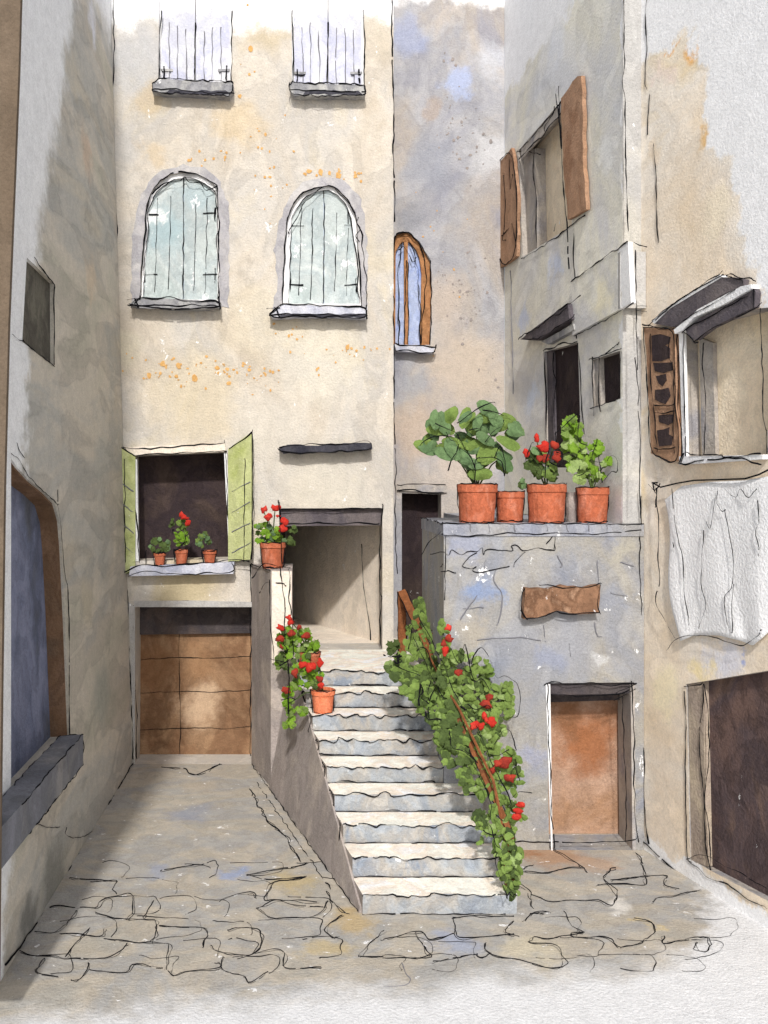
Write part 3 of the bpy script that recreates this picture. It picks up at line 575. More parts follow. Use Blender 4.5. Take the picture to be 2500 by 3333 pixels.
# ---------------------------------------------------------------- tall pale grey side house
hC = thing('pale_grey_house', 'tall pale grey side house with open brown shutters and a small dark window', 'house', (q1.x+.1, 8.7, 3.05))
zb = 3.052
def CP(y, z):
    t = (y-q1.y)/dC.y; return Vector((q1.x+dC.x*t, y, z))
W1 = T2([(582,650),(780,420),(812,975),(600,1110)])
D1 = T4([(693,60),(838,20),(846,300),(850,560),(700,560)]); D1 = [(u, min(v, 1028)) for u, v in D1]
W2 = T4([(902,95),(1020,55),(1022,262),(935,290),(905,296)])
w = MB()
w.prism([CP(8.68, zb), CP(YB-.003, zb), CP(YB-.003, 10.5), CP(8.68, 10.5)], -C.n*.195, M_C, holes=[C.L(W1), C.L(D1), C.L(W2)], side=M_PIER, hole_side=M_REVEAL)
w.ink(C, T2([(1040,-40),(1038,60),(1042,300),(1030,340),(1045,420),(1045,600),(1050,800),(1058,1000)]), 1.5, 1.5)
w.ink(C, T2([(822,1010),(820,1100),(828,1210),(826,1330),(835,1460)]), 1.4, 1.2); w.ink(C, T4([(838,20),(850,140),(855,300),(868,420)]), 1.2, 1.5)
w.ink(C, T2([(492,-20),(490,60),(500,200),(500,380),(508,480),(518,600),(520,690)]), 1.5, 1.5, off=.012)
w.ink(C, T2([(548,1170),(552,1250),(550,1330),(556,1460),(560,1700)]), 1.2, 1, m=PENCIL)
w.ink(C, T2([(1090,1330),(1095,1480),(1100,1600)]), 1.2, 1.4); 
w.ink(C, T4([(1088,80),(1095,180),(1105,250),(1098,300),(1112,400),(1105,660)]), 1.3, 1.4, gap=.03)
w.build('wall', hC)
f = MB(); f.slab(C, T2([(600,640),(775,440),(778,470),(765,500),(600,690)]), .001, .02, M_REVEAL)
f.slab(C, T2([(560,600),(860,380),(860,1000),(560,1150)]), -.194, -.188, M_BEIGE2)
f.slab(C, T2([(582,650),(632,640),(640,1090),(600,1110)]), -.187, -.06, M_REVEAL)
f.ink(C, T2([(582,660),(640,600),(700,530),(745,480),(778,430)]), 1.5, 2, .024); f.ink(C, T2([(590,690),(660,610),(690,590),(740,520),(775,490)]), 1.4, 2.5, .024); f.ink(C, T2([(745,465),(740,500),(710,530),(700,570)]), 1.2, 2, .024)
f.ink(C, T2([(582,655),(640,655),(680,668)]), 1.3, 1.5, .012); f.ink(C, T2([(632,640),(625,750),(640,830),(640,1000),(645,1120)]), 1.3, 1.3, -.05)
f.ink(C, T2([(595,1120),(660,1080),(740,1030),(815,970),(870,930)]), 1.5, 1.8, .012); f.ink(C, T2([(745,970),(738,1000)]), 1.2, 1, .012)
fo = f.build('window', hC)
for S, bnd in ((T2([(505,710),(570,640),(595,830),(592,1105),(518,1160),(503,900)]), 0), (T2([(785,425),(855,330),(872,330),(880,400),(882,700),(898,905),(815,950),(795,700)]), 1)):
    sh = MB(); sh.slab(C, rough(S, 1.2, 14, 5), .012, .055, M_SHUTBR); 
    if bnd == 0:
        sh.ink(C, S+[S[0]], 1.5, 1.5, .06)
        sh.ink(C, T2([(535,760),(545,850),(540,990),(530,1040),(545,1040)]), 1.1, 2, .06); sh.ink(C, T2([(560,690),(565,830),(575,760)]), 1.1, 2, .06); sh.ink(C, T2([(525,1020),(550,1000),(575,960),(590,1060)]), 1.1, 2, .06)
    else: sh.ink(C, T2([(778,375),(780,520),(790,650),(800,850),(815,970),(822,1160)]), 1.6, 1.5, .06); sh.ink(C, T2([(765,405),(785,545),(792,640)]), 1.3, 1.5, .06)
    sh.build('shutter', fo)
# string course round the corner
sc_ = MB(); S = T2([(828,1215),(1075,1045),(1088,1310),(830,1450)])
sc_.slab(C, S, .001, .045, M_C); sc_.ink(C, T2([(828,1215),(880,1180),(960,1120),(1075,1045)]), 1.6, 1.2, .05); sc_.ink(C, T2([(840,1450),(900,1425),(1000,1370),(1100,1310)]), 1.4, 1.5, .05)
e = CP(8.68, 0); sc_.box(e.x-.045, e.x+.195, 8.62, 8.678, C.P(1375, 655).z, C.P(1375, 530).z, M_PIER)
pe = Plane((0, 8.62, 0), (0, -1, 0))
sc_.ink(pe, T2([(1075,1045),(1110,1060),(1180,1080),(1250,1085)]), 1.5, 1.2); sc_.ink(pe, T2([(1085,1080),(1088,1300),(1090,1480)]), 1.2, 1.2); sc_.ink(pe, T2([(1092,1320),(1150,1325),(1205,1330)]), 1.3, 1); sc_.ink(pe, T2([(1090,1340),(1200,1358)]), 1.2, 1)
sc_.ink(pe, T2([(1195,1110),(1208,1200),(1200,1330)]), 1.3, 1)
sc_.build('string_course', hC)
d = MB(); d.slab(C, [(1160, 720), (1275, 720), (1275, 1060), (1160, 1060)], -.085, -.07, M_INTB); d.slab(C, T4([(693,60),(716,52),(722,420),(705,560),(700,560)]), -.068, -.03, M_CHARC)
d.ink(C, T4([(690,55),(700,200),(705,260),(700,430),(710,450)]), 1.4, 1.4); d.ink(C, T4([(725,60),(722,140),(740,180),(725,280),(735,460)]), 1.4, 1.6, -.02); d.ink(C, T4([(690,55),(760,25),(838,15)]), 1.4, 2)
d.build('door', hC)
cn = MB(); S = [(1142, 734), (1165, 714), (1245, 656), (1250, 690), (1178, 736)]
cn.slab(C, S, .001, .10, M_CHARC); cn.slab(C, [(1180, 738), (1250, 700), (1252, 712), (1195, 744)], .001, .06, M_SILL)
cn.ink(C, [(1138, 734), (1180, 705), (1240, 662), (1275, 640)], 1.6, 2.5, .105); cn.ink(C, [(1142, 734), (1185, 734), (1250, 690), (1262, 680)], 1.4, 2, .105); cn.ink(C, [(1200, 690), (1245, 668)], 1.2, 2, .105)
cn.build('door_canopy', hC)
sw = MB(); sw.slab(C, [(1272, 745), (1344, 740), (1344, 890), (1272, 890)], -.085, -.07, M_INTB); sw.slab(C, T4([(902,95),(922,88),(928,288),(905,296)]), -.068, -.02, M_REVEAL)
sw.ink(C, T4([(890,95),(935,80),(1010,55),(1030,45)]), 1.4, 1.5, .012); sw.ink(C, T4([(905,80),(905,200),(912,335)]), 1.4, 1.4, .012); sw.ink(C, T4([(895,305),(960,285),(1025,262),(1022,180),(1030,60)]), 1.3, 1.4, .012); sw.ink(C, T4([(935,85),(930,250),(940,318)]), 1.3, 1.2, .012)
for i in range(5): sw.ink(C, T4([(960+i*13, 68-i*9),(985+i*9, 50-i*8)]), 1.1, 1, .012)
sw.build('small_window', hC)

# ---------------------------------------------------------------- ochre house on the right
hR = thing('ochre_house', 'pale ochre house on the right with louvred brown shutter, hooded window and dark garage opening', 'house', (3.4, 8, 0))
def RPt(t, z): return Vector((r1.x+dR.x*t, r1.y+dR.y*t, z))
WN = Z4([(500,770),(555,770),(1285,545),(1345,545),(1345,1970),(600,2000),(540,2000)])
WN = [(1472, 716), (1486, 706), (1643, 666), (1660, 664), (1660, 984), (1480, 1000)]
GO = [(1482, 1478), (1700, 1442), (1760, 2000), (1491, 1857)]
w = MB()
w.prism([RPt(-.08, 0), RPt(2.9, 0), RPt(2.9, 10.2), RPt(-.08, 10.2)], -RP.n*.34, M_R, holes=[RP.L(WN), RP.L(GO)], side=M_R, hole_side=M_REVEAL)
w.ink(RP, T6([(1110,705),(1140,730),(1250,835),(1370,920),(1480,1000),(1600,1075),(1659,1100)]), 1.7, 1.2, .008)
w.ink(RP, T6([(1120,0),(1125,120),(1120,250),(1130,400),(1125,500),(1135,640),(1145,725)]), 1.5, 1, .008)
w.ink(RP, T4([(1115,680),(1110,780),(1105,900),(1100,1100),(1115,1150),(1120,1300),(1120,1459)]), 1.3, 1.2, .008, gap=.03)
w.ink(RP, T2([(1138,0),(1130,80),(1140,200),(1128,360),(1140,390)]), 1.4, 1, .008); w.ink(RP, T2([(1150,405),(1140,585)]), 1.2, 1, .008); w.ink(RP, T2([(1165,620),(1180,750),(1180,950),(1190,1050)]), 1.3, 1, .008)
w.ink(RP, T6([(1315,800),(1360,830),(1410,880),(1500,905),(1590,975),(1659,1005)]), 1.3, 1.4, .008)
w.ink(RP, T6([(1310,790),(1390,770),(1500,830),(1659,920)]), 1.2, 1.4, .008)
w.ink(RP, T6([(1300,45),(1370,40),(1380,30)]), 1.4, 1.2, .008); w.ink(RP, T6([(1300,65),(1308,200),(1305,400),(1308,600),(1312,790),(1330,805)]), 1.4, 1.2, .008)
w.build('wall', hR)
f = MB(); f.slab(RP, [(1440, 650), (1740, 620), (1740, 1030), (1440, 1030)], -.20, -.16, M_BEIGE2)
f.slab(RP, Z4([(505,790),(550,760),(580,1990),(545,2010)]), .001, .03, M_WHITE)
f.slab(RP, Z4([(560,830),(690,880),(715,1990),(585,2000)]), -.158, -.12, M_REVEAL)
f.slab(RP, [(1480, 986), (1600, 984), (1662, 982), (1662, 992), (1560, 999), (1480, 1004)], .001, .06, M_WHITE)
f.ink(RP, Z4([(560,780),(555,1000),(560,1300),(570,1600),(580,1990)]), 1.4, 1, .034); f.ink(RP, Z4([(730,880),(700,1060),(740,1320),(745,1600),(725,1980)]), 1.4, 1.2, .006)
f.ink(RP, Z4([(495,800),(490,840),(510,1150),(500,1560),(535,1720),(545,2010)]), 1.4, 1.2, .034); f.ink(RP, Z4([(1285,545),(1290,850),(1310,1200),(1305,1600),(1345,1740)]), 1.6, 1.2, .012); f.ink(RP, Z4([(1340,1740),(1345,1960)]), 1.3, 1, .012)
f.ink(RP, Z4([(620,1950),(660,1985),(780,1970),(960,1970),(965,2005),(1150,1985),(1345,1965)]), 1.6, 1.2, .064); f.ink(RP, Z4([(530,2060),(620,2070),(760,2020),(960,2010),(1120,2000),(1240,2040),(1345,2070)]), 1.6, 1.4, .064); f.ink(RP, Z4([(540,2050),(570,1980),(600,1960),(550,2060)]), 2, 2, .064)
fo = f.build('window', hR)
sh = MB(); S = Z4([(185,740),(480,740),(490,1000),(500,1560),(530,1720),(530,2030),(430,2040),(250,1960),(240,1570),(215,1150)])
sh.slab(RP, rough(S, 1, 14), .005, .05, M_SHUTBR)
for S2 in (Z4([(260,820),(350,800),(450,830),(440,890),(400,910),(440,940),(440,1030),(350,1070),(270,1060)]), Z4([(280,1085),(470,1075),(470,1150),(380,1180),(300,1160)]), Z4([(310,1210),(400,1190),(405,1250),(370,1310),(330,1280)]), Z4([(300,1345),(430,1325),(445,1400),(400,1480),(300,1440)]), Z4([(330,1590),(480,1585),(475,1660),(420,1690),(340,1660)]), Z4([(320,1740),(440,1710),(430,1780),(470,1800),(460,1880),(340,1890),(325,1820)])):
    sh.slab(RP, rough(S2, 1, 10), .051, .056, M_INT)
sh.ink(RP, S+[S[0]], 1.5, 1.4, .06); sh.ink(RP, Z4([(255,800),(255,1210),(285,1500),(320,1950)]), 1.3, 1.2, .06); sh.ink(RP, Z4([(440,830),(430,1030),(480,1100),(490,1500),(475,1700),(490,1960)]), 1.3, 1.2, .06)
for v in (1490, 1560, 1910): sh.ink(RP, Z4([(290, v), (400, v+15), (495, v-10)]), 1.5, 1, .06)
sh.build('louvred_shutter', fo)
hd = MB()
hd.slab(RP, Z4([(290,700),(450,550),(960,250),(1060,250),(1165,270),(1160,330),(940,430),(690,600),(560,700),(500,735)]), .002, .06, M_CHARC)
hd.slab(RP, Z4([(500,760),(630,660),(740,560),(1160,340),(1255,320),(1265,360),(1000,510),(700,640),(580,770),(510,800)]), .002, .075, M_WHITE)
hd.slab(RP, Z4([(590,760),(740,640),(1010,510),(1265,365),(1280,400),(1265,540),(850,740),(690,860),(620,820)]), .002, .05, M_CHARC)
hd.slab(RP, Z4([(270,680),(440,530),(940,225),(960,250),(450,555),(300,700)]), .002, .065, M_WHITE)
hd.ink(RP, Z4([(185,705),(250,730),(400,745),(520,765)]), 1.6, 1.4, .068); hd.ink(RP, Z4([(245,725),(400,585),(600,430),(800,320),(980,225)]), 1.8, 1.4, .068); hd.ink(RP, Z4([(280,670),(440,540),(700,370),(930,225),(970,190)]), 1.6, 1.4, .068)
hd.ink(RP, Z4([(980,225),(1060,220),(1165,260),(1265,262),(1300,295)]), 1.6, 1.2, .068); hd.ink(RP, Z4([(1010,240),(1080,262),(1165,268),(1168,350)]), 1.7, 1, .068)
hd.ink(RP, Z4([(480,765),(560,690),(690,610),(800,560),(1110,375)]), 1.4, 1.2, .079); hd.ink(RP, Z4([(560,790),(650,720),(800,650),(900,590),(1210,430)]), 1.4, 1.2, .055); hd.ink(RP, Z4([(680,870),(860,740),(1000,690),(1290,540),(1345,490)]), 1.5, 1.2, .055); hd.ink(RP, Z4([(560,780),(640,830),(680,880),(725,880)]), 1.7, 1.2, .055)
hd.ink(RP, Z4([(1262,360),(1265,545)]), 1.5, 1, .055)
hd.build('window_hood', fo)
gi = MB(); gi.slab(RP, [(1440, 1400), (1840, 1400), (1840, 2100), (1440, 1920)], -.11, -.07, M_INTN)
gi.slab(RP, [(1484, 1478), (1516, 1472), (1524, 1872), (1491, 1857)], -.068, -.012, M_REVB)
gi.ink(RP, T6([(1380,35),(1375,130),(1355,260),(1380,530),(1385,700),(1395,780),(1420,880)]), 1.4, 1.2, -.004); gi.ink(RP, T6([(1382,35),(1400,150),(1405,350),(1380,530),(1405,660),(1412,880)]), 1.3, 1.2, -.004)
gi.build('garage_opening', hR)

# ---------------------------------------------------------------- terrace
tr = thing('terrace', 'blue grey plastered terrace block carrying flowerpots with a brown door in its front', 'terrace', (2.3, YT, 0))
xl0, xr0 = 1.335, 3.205
DO = [(1182, 1476), (1370, 1474), (1372, 1838), (1186, 1838)]
DO3 = TW.L(DO); DO3[2].z = .001; DO3[3].z = .001
w = MB()
w.prism([(xl0, YT, 0), (xr0, YT, 0), (xr0, YT, 2.93), (xl0, YT, 2.93)], (0, .38, 0), M_T, holes=[DO3])
w.box(xl0, xl0+.3, YT+.381, 10.2, 0, 2.93, M_T)
w.box(1.9, 3.0, 10.2, YB-.01, 0, 2.93, M_T)
for L in [[(250,850),(265,840),(265,935),(262,1130)], [(245,835),(180,895),(160,940)], [(275,850),(380,860),(440,840),(500,840)], [(200,935),(260,920),(280,945),(290,910),(330,940),(360,920),(400,925),(430,900),(425,945),(440,910),(500,915),(560,920),(545,900),(570,890),(600,925),(660,905),(720,920),(745,915),(735,895)], [(400,925),(360,950),(335,990),(380,1000),(405,985),(375,1005),(430,1015),(540,985)], [(610,925),(565,965),(560,990)], [(700,890),(740,840),(735,910)], [(245,1010),(280,1005),(310,1015)], [(245,985),(255,975)]]:
    w.ink(TW, T4(L), 1.2, 1.0)
w.ink(TW, T6([(560,715),(640,717),(720,715),(880,717),(1080,712),(1090,700)]), 1.5, 1.2, off=.008)
w.ink(TW, T4([(1105,650),(1108,800),(1102,1000),(1112,1200)]), 1.2, 1.2)
for L in [[(330,1220),(350,1180),(400,1110)], [(480,1000),(470,1040),(510,1110),(510,1180),(490,1240)], [(750,940),(770,980),(760,990)], [(340,1170),(430,1165)], [(690,1240),(695,1290)], [(920,960),(925,1060)], [(910,1230),(915,1290),(940,1290)], [(400,1305),(560,1290),(700,1310)], [(980,1100),(1050,1115)], [(430,1000),(440,960)], [(800,1320),(805,1380)], [(1020,970),(1080,985)]]:
    w.ink(TW, T4(L), 1.4, 1.2, m=PENCIL)
w.build('wall', tr)
cp = MB(); cp.box(xl0-.006, xr0-.003, YT-.010, 10.22, 2.931, 3.05, M_COPE); cp.box(1.88, 3.02, 10.221, YB-.01, 2.931, 3.045, M_COPE)
pc = Plane((0, YT-.011, 0), (0, -1, 0))
cp.ink3([(xl0-.006, YT-.012, 3.05), (2.2, YT-.012, 3.05), (xr0, YT-.012, 3.045)], 1.5, 1.5); cp.ink(pc, T4([(250,848),(380,860),(520,842),(640,848),(760,840),(900,850),(1110,828)]), 1.4, 1.4, .004); cp.ink3([(xl0-.008, YT-.01, 3.05), (xl0-.008, 9.4, 3.05), (xl0-.008, 10.2, 3.05)], 1.5, 1.5)
for x in (370, 450, 560, 700, 790, 880, 960): cp.ink(pc, T4([(x, 800), (x+6, 835)]), 1.3, 1, .003, m=PENCIL)
cp.build('coping', tr)
d = MB(); d.prism([Vector((TW.P(1165, 1)[0], YT+.40, .003)), Vector((TW.P(1385, 1)[0], YT+.40, .003)), Vector((TW.P(1385, 1)[0], YT+.40, 1.75)), Vector((TW.P(1165, 1)[0], YT+.40, 1.75))], (0, .05, 0), M_BROWN)
do = d.build('door', tr)
fj = MB(); fj.slab(TW, [(1178, 1476), (1188, 1478), (1193, 1838), (1190, 1838)], .001, .012, M_WHITE); fj.slab(TW, [(1186, 1478), (1370, 1476), (1370, 1500), (1187, 1504)], -.14, -.04, M_SHADEBAND)
fj.slab(TW, [(1186, 1470), (1371, 1470), (1371, 1528), (1187, 1534)], -.355, -.30, M_SHADEBAND)  # both dark strips put where shade falls at the door head
fj.slab(TW, [(1362, 1478), (1371, 1476), (1373, 1836), (1366, 1836)], -.358, .004, M_REVEAL)
fj.ink(TW, T6([(690,38),(730,20),(800,40),(880,25),(960,42),(1090,30)]), 1.5, 1.5, .014); fj.ink(TW, T6([(700,85),(780,80),(900,92),(1040,78),(1080,50)]), 1.4, 1.5, -.015); fj.ink(TW, T6([(705,35),(708,250),(718,420),(722,600),(735,745)]), 1.6, 1.2, .014)
fj.ink(TW, T6([(1030,90),(1032,300),(1045,450),(1042,715)]), 1.4, 1.2, .01); fj.ink(TW, T6([(1065,20),(1075,180),(1082,400),(1080,560),(1095,715)]), 1.4, 1.2, .01); fj.ink(TW, T6([(990,105),(1085,55)]), 1.5, 1, .014); fj.ink(TW, T6([(1000,75),(1090,30)]), 1.4, 1, .014)
fj.build('door_frame', tr)

pq = MB(); S = T4([(600,1075),(690,1080),(760,1065),(850,1075),(922,1060),(915,1180),(820,1190),(735,1172),(690,1195),(590,1208)])
pq.slab(TW, rough(S, 1.2, 14), .001, .10, M_PLAQ); pq.ink(TW, T4([(655,1060),(700,1065),(780,1075),(860,1072),(925,1058)]), 1.5, 1.5, .105); pq.ink(TW, T4([(580,1170),(600,1210),(680,1195),(730,1172),(760,1185),(915,1180)]), 1.7, 1.3, .105); pq.ink(TW, T4([(592,1075),(580,1130),(585,1170),(605,1212)]), 1.6, 1.2, .105); pq.ink(TW, T4([(920,1060),(905,1150),(918,1185)]), 1.4, 1, .105)
c = TW.P(1208, 1300); tag(pq.build('wall_plaque', base=Vector((c.x, YT, c.z-.15))), 'weathered brown plaque with scrolled edge fixed on the terrace front', 'plaque')

# ---------------------------------------------------------------- staircase
st = thing('stone_staircase', 'worn stone outside staircase climbing between the cream house and terrace', 'staircase', (.9, 7.35, 0))
NS, Y0, Y1, ZT = 9, 7.35, 10.3, 1.4
RUN, RISE = (Y1-Y0)/NS, ZT/NS
def eL(y): return .48 + (y-Y0)/(Y1-Y0)*(-.077-.48)
def eR(y): return 1.72 - (y-Y0)*.08 if y < YT-.02 else xl0-.004
def step_mb(y0, y1, z0, z1, xa, xb, xa2, xb2, n=26, seed=0):
    """one worn step: uneven nosing, cream tread, shade put into the riser colour"""
    mb = MB(); fb, ft, bt, bb = [], [], [], []; sd = seed*3.7
    for i in range(n+1):
        t = i/n; w1 = noise.noise(Vector((t*5, sd, 0)))*.022 + noise.noise(Vector((t*14, sd, 5)))*.010; w2 = noise.noise(Vector((t*6, sd, 9)))*.02
        fb.append((xa+(xb-xa)*t, y0+.012, z0)); ft.append((xa+(xb-xa)*t, y0+w2-.006, z1+w1)); bt.append((xa2+(xb2-xa2)*t, y1, z1)); bb.append((xa2+(xb2-xa2)*t, y1, z0))
    N = n+1
    def strip(P, Q, m):
        mb.mesh(P+Q, [(i, i+1, N+i+1, N+i) for i in range(n)], m)
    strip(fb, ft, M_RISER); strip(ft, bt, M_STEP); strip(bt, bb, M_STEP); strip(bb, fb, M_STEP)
    mb.face([fb[0], ft[0], bt[0], bb[0]], M_SIDE); mb.face([fb[-1], bb[-1], bt[-1], ft[-1]], M_RISER)
    mb.ink3([Vector(p)+Vector((0, -.010, .002)) for p in ft[::2]], 1.7, 3.4)
    mb.ink3([Vector(p)+Vector((0, -.022, .008)) for p in fb[::3]], 1.5, 2.0, gap=.02)
    return mb
for k in range(NS):
    y0 = Y0 + k*RUN; y1 = y0+RUN + (.02 if k < NS-1 else 0); z1 = (k+1)*RISE
    b2 = eR(y0+.05)
    mb = step_mb(y0, y0+RUN-.002 if k < NS-1 else y0+RUN, 0 if k == 0 else max(0, z1-RISE+.001), z1, eL(y0)+.01, b2, eL(y0+RUN)+.01, b2, seed=k+1)
    if k > 0: mb.box(eL(y0)+.02, b2-.01, y0+.02, y0+RUN-.004, 0, z1-RISE-.001, M_SIDE)
    mb.build('step', st)
ld = MB(); ld.box(-.10, xl0-.004, Y1+.001, YA-.002, 0, ZT, M_STEP); ld.box(xr+.16, xl0+.5, YA-.001, YB-.004, 0, ZT, M_STEP); ld.build('landing', st)
sd = MB()   # battered side wall that follows the flight
def Sx(y): return .46 + (7.39-y)*.269
ys = [7.38, 7.68, 8.0, 8.4, 8.8, 9.2, 9.6, 10.0, 10.44]
rows = []
for y in ys:
    zt = max(.03, (y-Y0+.05)/(Y1-Y0)*ZT+.0); zt = min(zt, 1.43)
    rows.append([(Sx(y), y, 0), (eL(y)-.005, y, zt), (eL(y)+.012, y, zt), (eL(y)+.012, y, 0)])
for a, b in zip(rows, rows[1:]):
    for i in range(3): sd.face([a[i], a[i+1], b[i+1], b[i]], M_SIDE)
sd.face(rows[0], M_SIDE); sd.face(rows[-1][::-1], M_SIDE)
sd.ink3([(Sx(y)-.01, y, .01) for y in ys]+[(Sx(11.3)-.01, 11.3, .01)], 1.6, 1.8)
sd.ink3([(Sx(y)-.1, y, .004) for y in (7.8, 8.4, 9.4, 10.6)], 1.3, 2.5)
for k in range(2, NS-1):
    y = Y0+k*RUN; sd.ink3([(eL(y)-.012, y+.1, (k)*RISE-.15), (eL(y)-.016, y+.02, k*RISE+.12), (eL(y)-.02, y+.12, (k+1)*RISE)], 1.5, 3)
sd.build('side_wall', st)
pi = MB(); yp = 10.45
xa, xb = (585-650)/F*yp, (631-650)/F*yp
def frs(zz): return [(xa, yp, zz), (xb, yp, zz), (xb, YA-.003, zz), (Sx(YA)-.005, YA-.003, zz)]
zt = 2.45
pi.prism(frs(0), (0, 0, zt), M_SIDE)
pi.box(xa+.012, xb-.004, yp-.012, yp-.001, ZT, zt-.01, M_BEIGE)
ppl = Plane((0, yp-.012, 0), (0, -1, 0))
pi.ink(ppl, Z2([(60,760),(150,630),(240,650),(380,675)]), 1.7, 1.5); pi.ink(ppl, Z2([(205,770),(215,1000),(225,1250),(250,1400),(245,1520)]), 1.4, 1.2); pi.ink(ppl, Z2([(300,660),(330,900),(345,1050)]), 1.3, 1.2); pi.ink(ppl, Z2([(375,680),(400,760),(375,960),(400,1080)]), 1.3, 1.2); pi.ink(ppl, Z2([(120,890),(160,810),(215,785)]), 1.4, 1.2); pi.ink(ppl, Z2([(265,800),(330,805),(355,830)]), 1.3, 1)
pi.ink3([(xa-.006, yp, zt), (Sx(YA)-.012, YA-.05, zt)], 1.6, 1.2); pi.ink3([(Sx(YA)-.014, YA-.012, .1), (Sx(YA)-.014, YA-.012, 1.2), (Sx(YA)-.014, YA-.012, zt)], 1.5, 1.2)
pi.build('pillar', st)

# ---------------------------------------------------------------- rail
rl = thing('handrail', 'rusty brown handrail up the right side of the steps, wrapped in climbing geranium', 'handrail', (1.68, 7.5, 0))
def board(p, q, wd, th):
    mb = MB(); p, q = Vector(p), Vector(q); t = (q-p).normalized(); a = t.cross(Vector((0, 1, 0))).normalized(); n = a.cross(t)
    N = 6; ring = []
    for i in range(N+1):
        c = p.lerp(q, i/N); j = R_.uniform(.85, 1.15)
        ring.append([c+a*wd*j+n*th, c-a*wd*j+n*th, c-a*wd*j-n*th, c+a*wd*j-n*th])
    for r0, r1_ in zip(ring, ring[1:]):
        for i in range(4): mb.face([r0[i], r0[(i+1) % 4], r1_[(i+1) % 4], r1_[i]], M_RUST)
    mb.face(ring[0][::-1], M_RUST); mb.face(ring[-1], M_RUST)
    fwd = Vector((0, -th-.012, 0))
    mb.ink3([p+a*wd+fwd, q+a*wd+fwd], 1.2, 1.5); mb.ink3([p-a*wd+fwd, q-a*wd+fwd], 1.2, 1.5)
    return mb
RT, RM, RB = at(868, 1278, 10.25), at(962, 1492, 8.58), at(1100, 1792, 7.5)
board((RT.x, RT.y, ZT-.14), RT, .045, .03).build('post', rl)
board((RB.x, RB.y, RISE-.01), RB, .034, .03).build('post', rl)
board(RT+Vector((0, -.02, .0)), at(903, 1352, 9.75), .042, .025).build('rail', rl); board(at(903, 1352, 9.75), RM, .028, .022).build('rail', rl); board(RM, RB, .026, .022).build('rail', rl)

# ---------------------------------------------------------------- plants
def leaf(mb, c, r, m, kind='round', tilt=.6, ang=None):
    """one lobed, slightly cupped leaf"""
    nrm = Vector((R_.uniform(-tilt, tilt), -1, R_.uniform(-tilt, tilt)+.25)).normalized()
    a = nrm.cross(Vector((0, 0, 1))).normalized(); b = a.cross(nrm); ph = R_.uniform(0, 6.28) if ang is None else ang
    ax = a*math.cos(ph)+b*math.sin(ph); bx = -a*math.sin(ph)+b*math.cos(ph); vs = [c+nrm*r*.12]
    K = 11
    for i in range(K):
        q = 2*math.pi*i/K
        if kind == 'round': rr = r*(.86+.17*math.cos(5*q)+R_.uniform(-.06, .06)); sx = 1
        elif kind == 'point': rr = r*(.75+.25*abs(math.cos(q))+R_.uniform(-.12, .16)); sx = .7
        else: rr = r*(1+R_.uniform(-.07, .07)); sx = .52
        vs.append(c + ax*math.cos(q)*rr + bx*math.sin(q)*rr*sx - nrm*r*.18*R_.uniform(.3, 1))
    mb.mesh(vs, [(0, i+1, (i+1) % K+1) for i in range(K)], m)
def fill(mb, poly, n, r0, r1, depth, mats, kind='round', tilt=.6, jit=.08):
    us = [p[0] for p in poly]; vs = [p[1] for p in poly]; k = 0; t = 0
    while k < n and t < n*60:
        t += 1; u, v = R_.uniform(min(us), max(us)), R_.uniform(min(vs), max(vs))
        if not inpoly((u, v), poly): continue
        y = depth(u, v) if callable(depth) else depth
        leaf(mb, at(u, v, y+R_.uniform(-jit, jit)), R_.uniform(r0, r1)*y/F, R_.choice(mats), kind, tilt); k += 1
def flower(parent, u, v, y, rpx, m):
    mb = MB(); c = at(u, v, y); r = rpx*y/F; nr, ns = 6, 12; ax_, az_ = R_.uniform(.8, 1.25), R_.uniform(.75, 1.1); vs = [c+Vector((0, -.5*r, 0))]
    for i in range(1, nr):
        th = math.pi*i/nr
        for j in range(ns):
            q = 2*math.pi*j/ns; k = 1+.8*noise.noise(Vector((u*.3+math.cos(q)*1.3, v*.3+math.sin(q)*1.3, th*.5)))
            vs.append(c + Vector((math.sin(th)*math.cos(q)*r*k*ax_, -math.cos(th)*r*.45, math.sin(th)*math.sin(q)*r*k*az_)))
    vs.append(c+Vector((0, .5*r, 0))); fs = [(0, 1+j, 1+(j+1) % ns) for j in range(ns)]
    for i in range(nr-2):
        for j in range(ns): fs.append((1+i*ns+j, 1+i*ns+(j+1) % ns, 1+(i+1)*ns+(j+1) % ns, 1+(i+1)*ns+j))
    e = len(vs)-1; fs += [(e, 1+(nr-2)*ns+(j+1) % ns, 1+(nr-2)*ns+j) for j in range(ns)]
    mb.mesh(vs, fs, m); return mb.build('flower', parent, smooth=True)
def lathe(mb, c, prof, m, n=22):
    vs, fs = [], []
    for (r, z) in prof:
        for j in range(n):
            q = 2*math.pi*j/n; k = 1+.02*math.sin(3*q+z*9); vs.append((c[0]+math.cos(q)*r*k, c[1]+math.sin(q)*r*k, c[2]+z))
    for i in range(len(prof)-1):
        for j in range(n): fs.append((i*n+j, i*n+(j+1) % n, (i+1)*n+(j+1) % n, (i+1)*n+j))
    fs.append(tuple(reversed(range(n)))); mb.mesh(vs, fs, m)
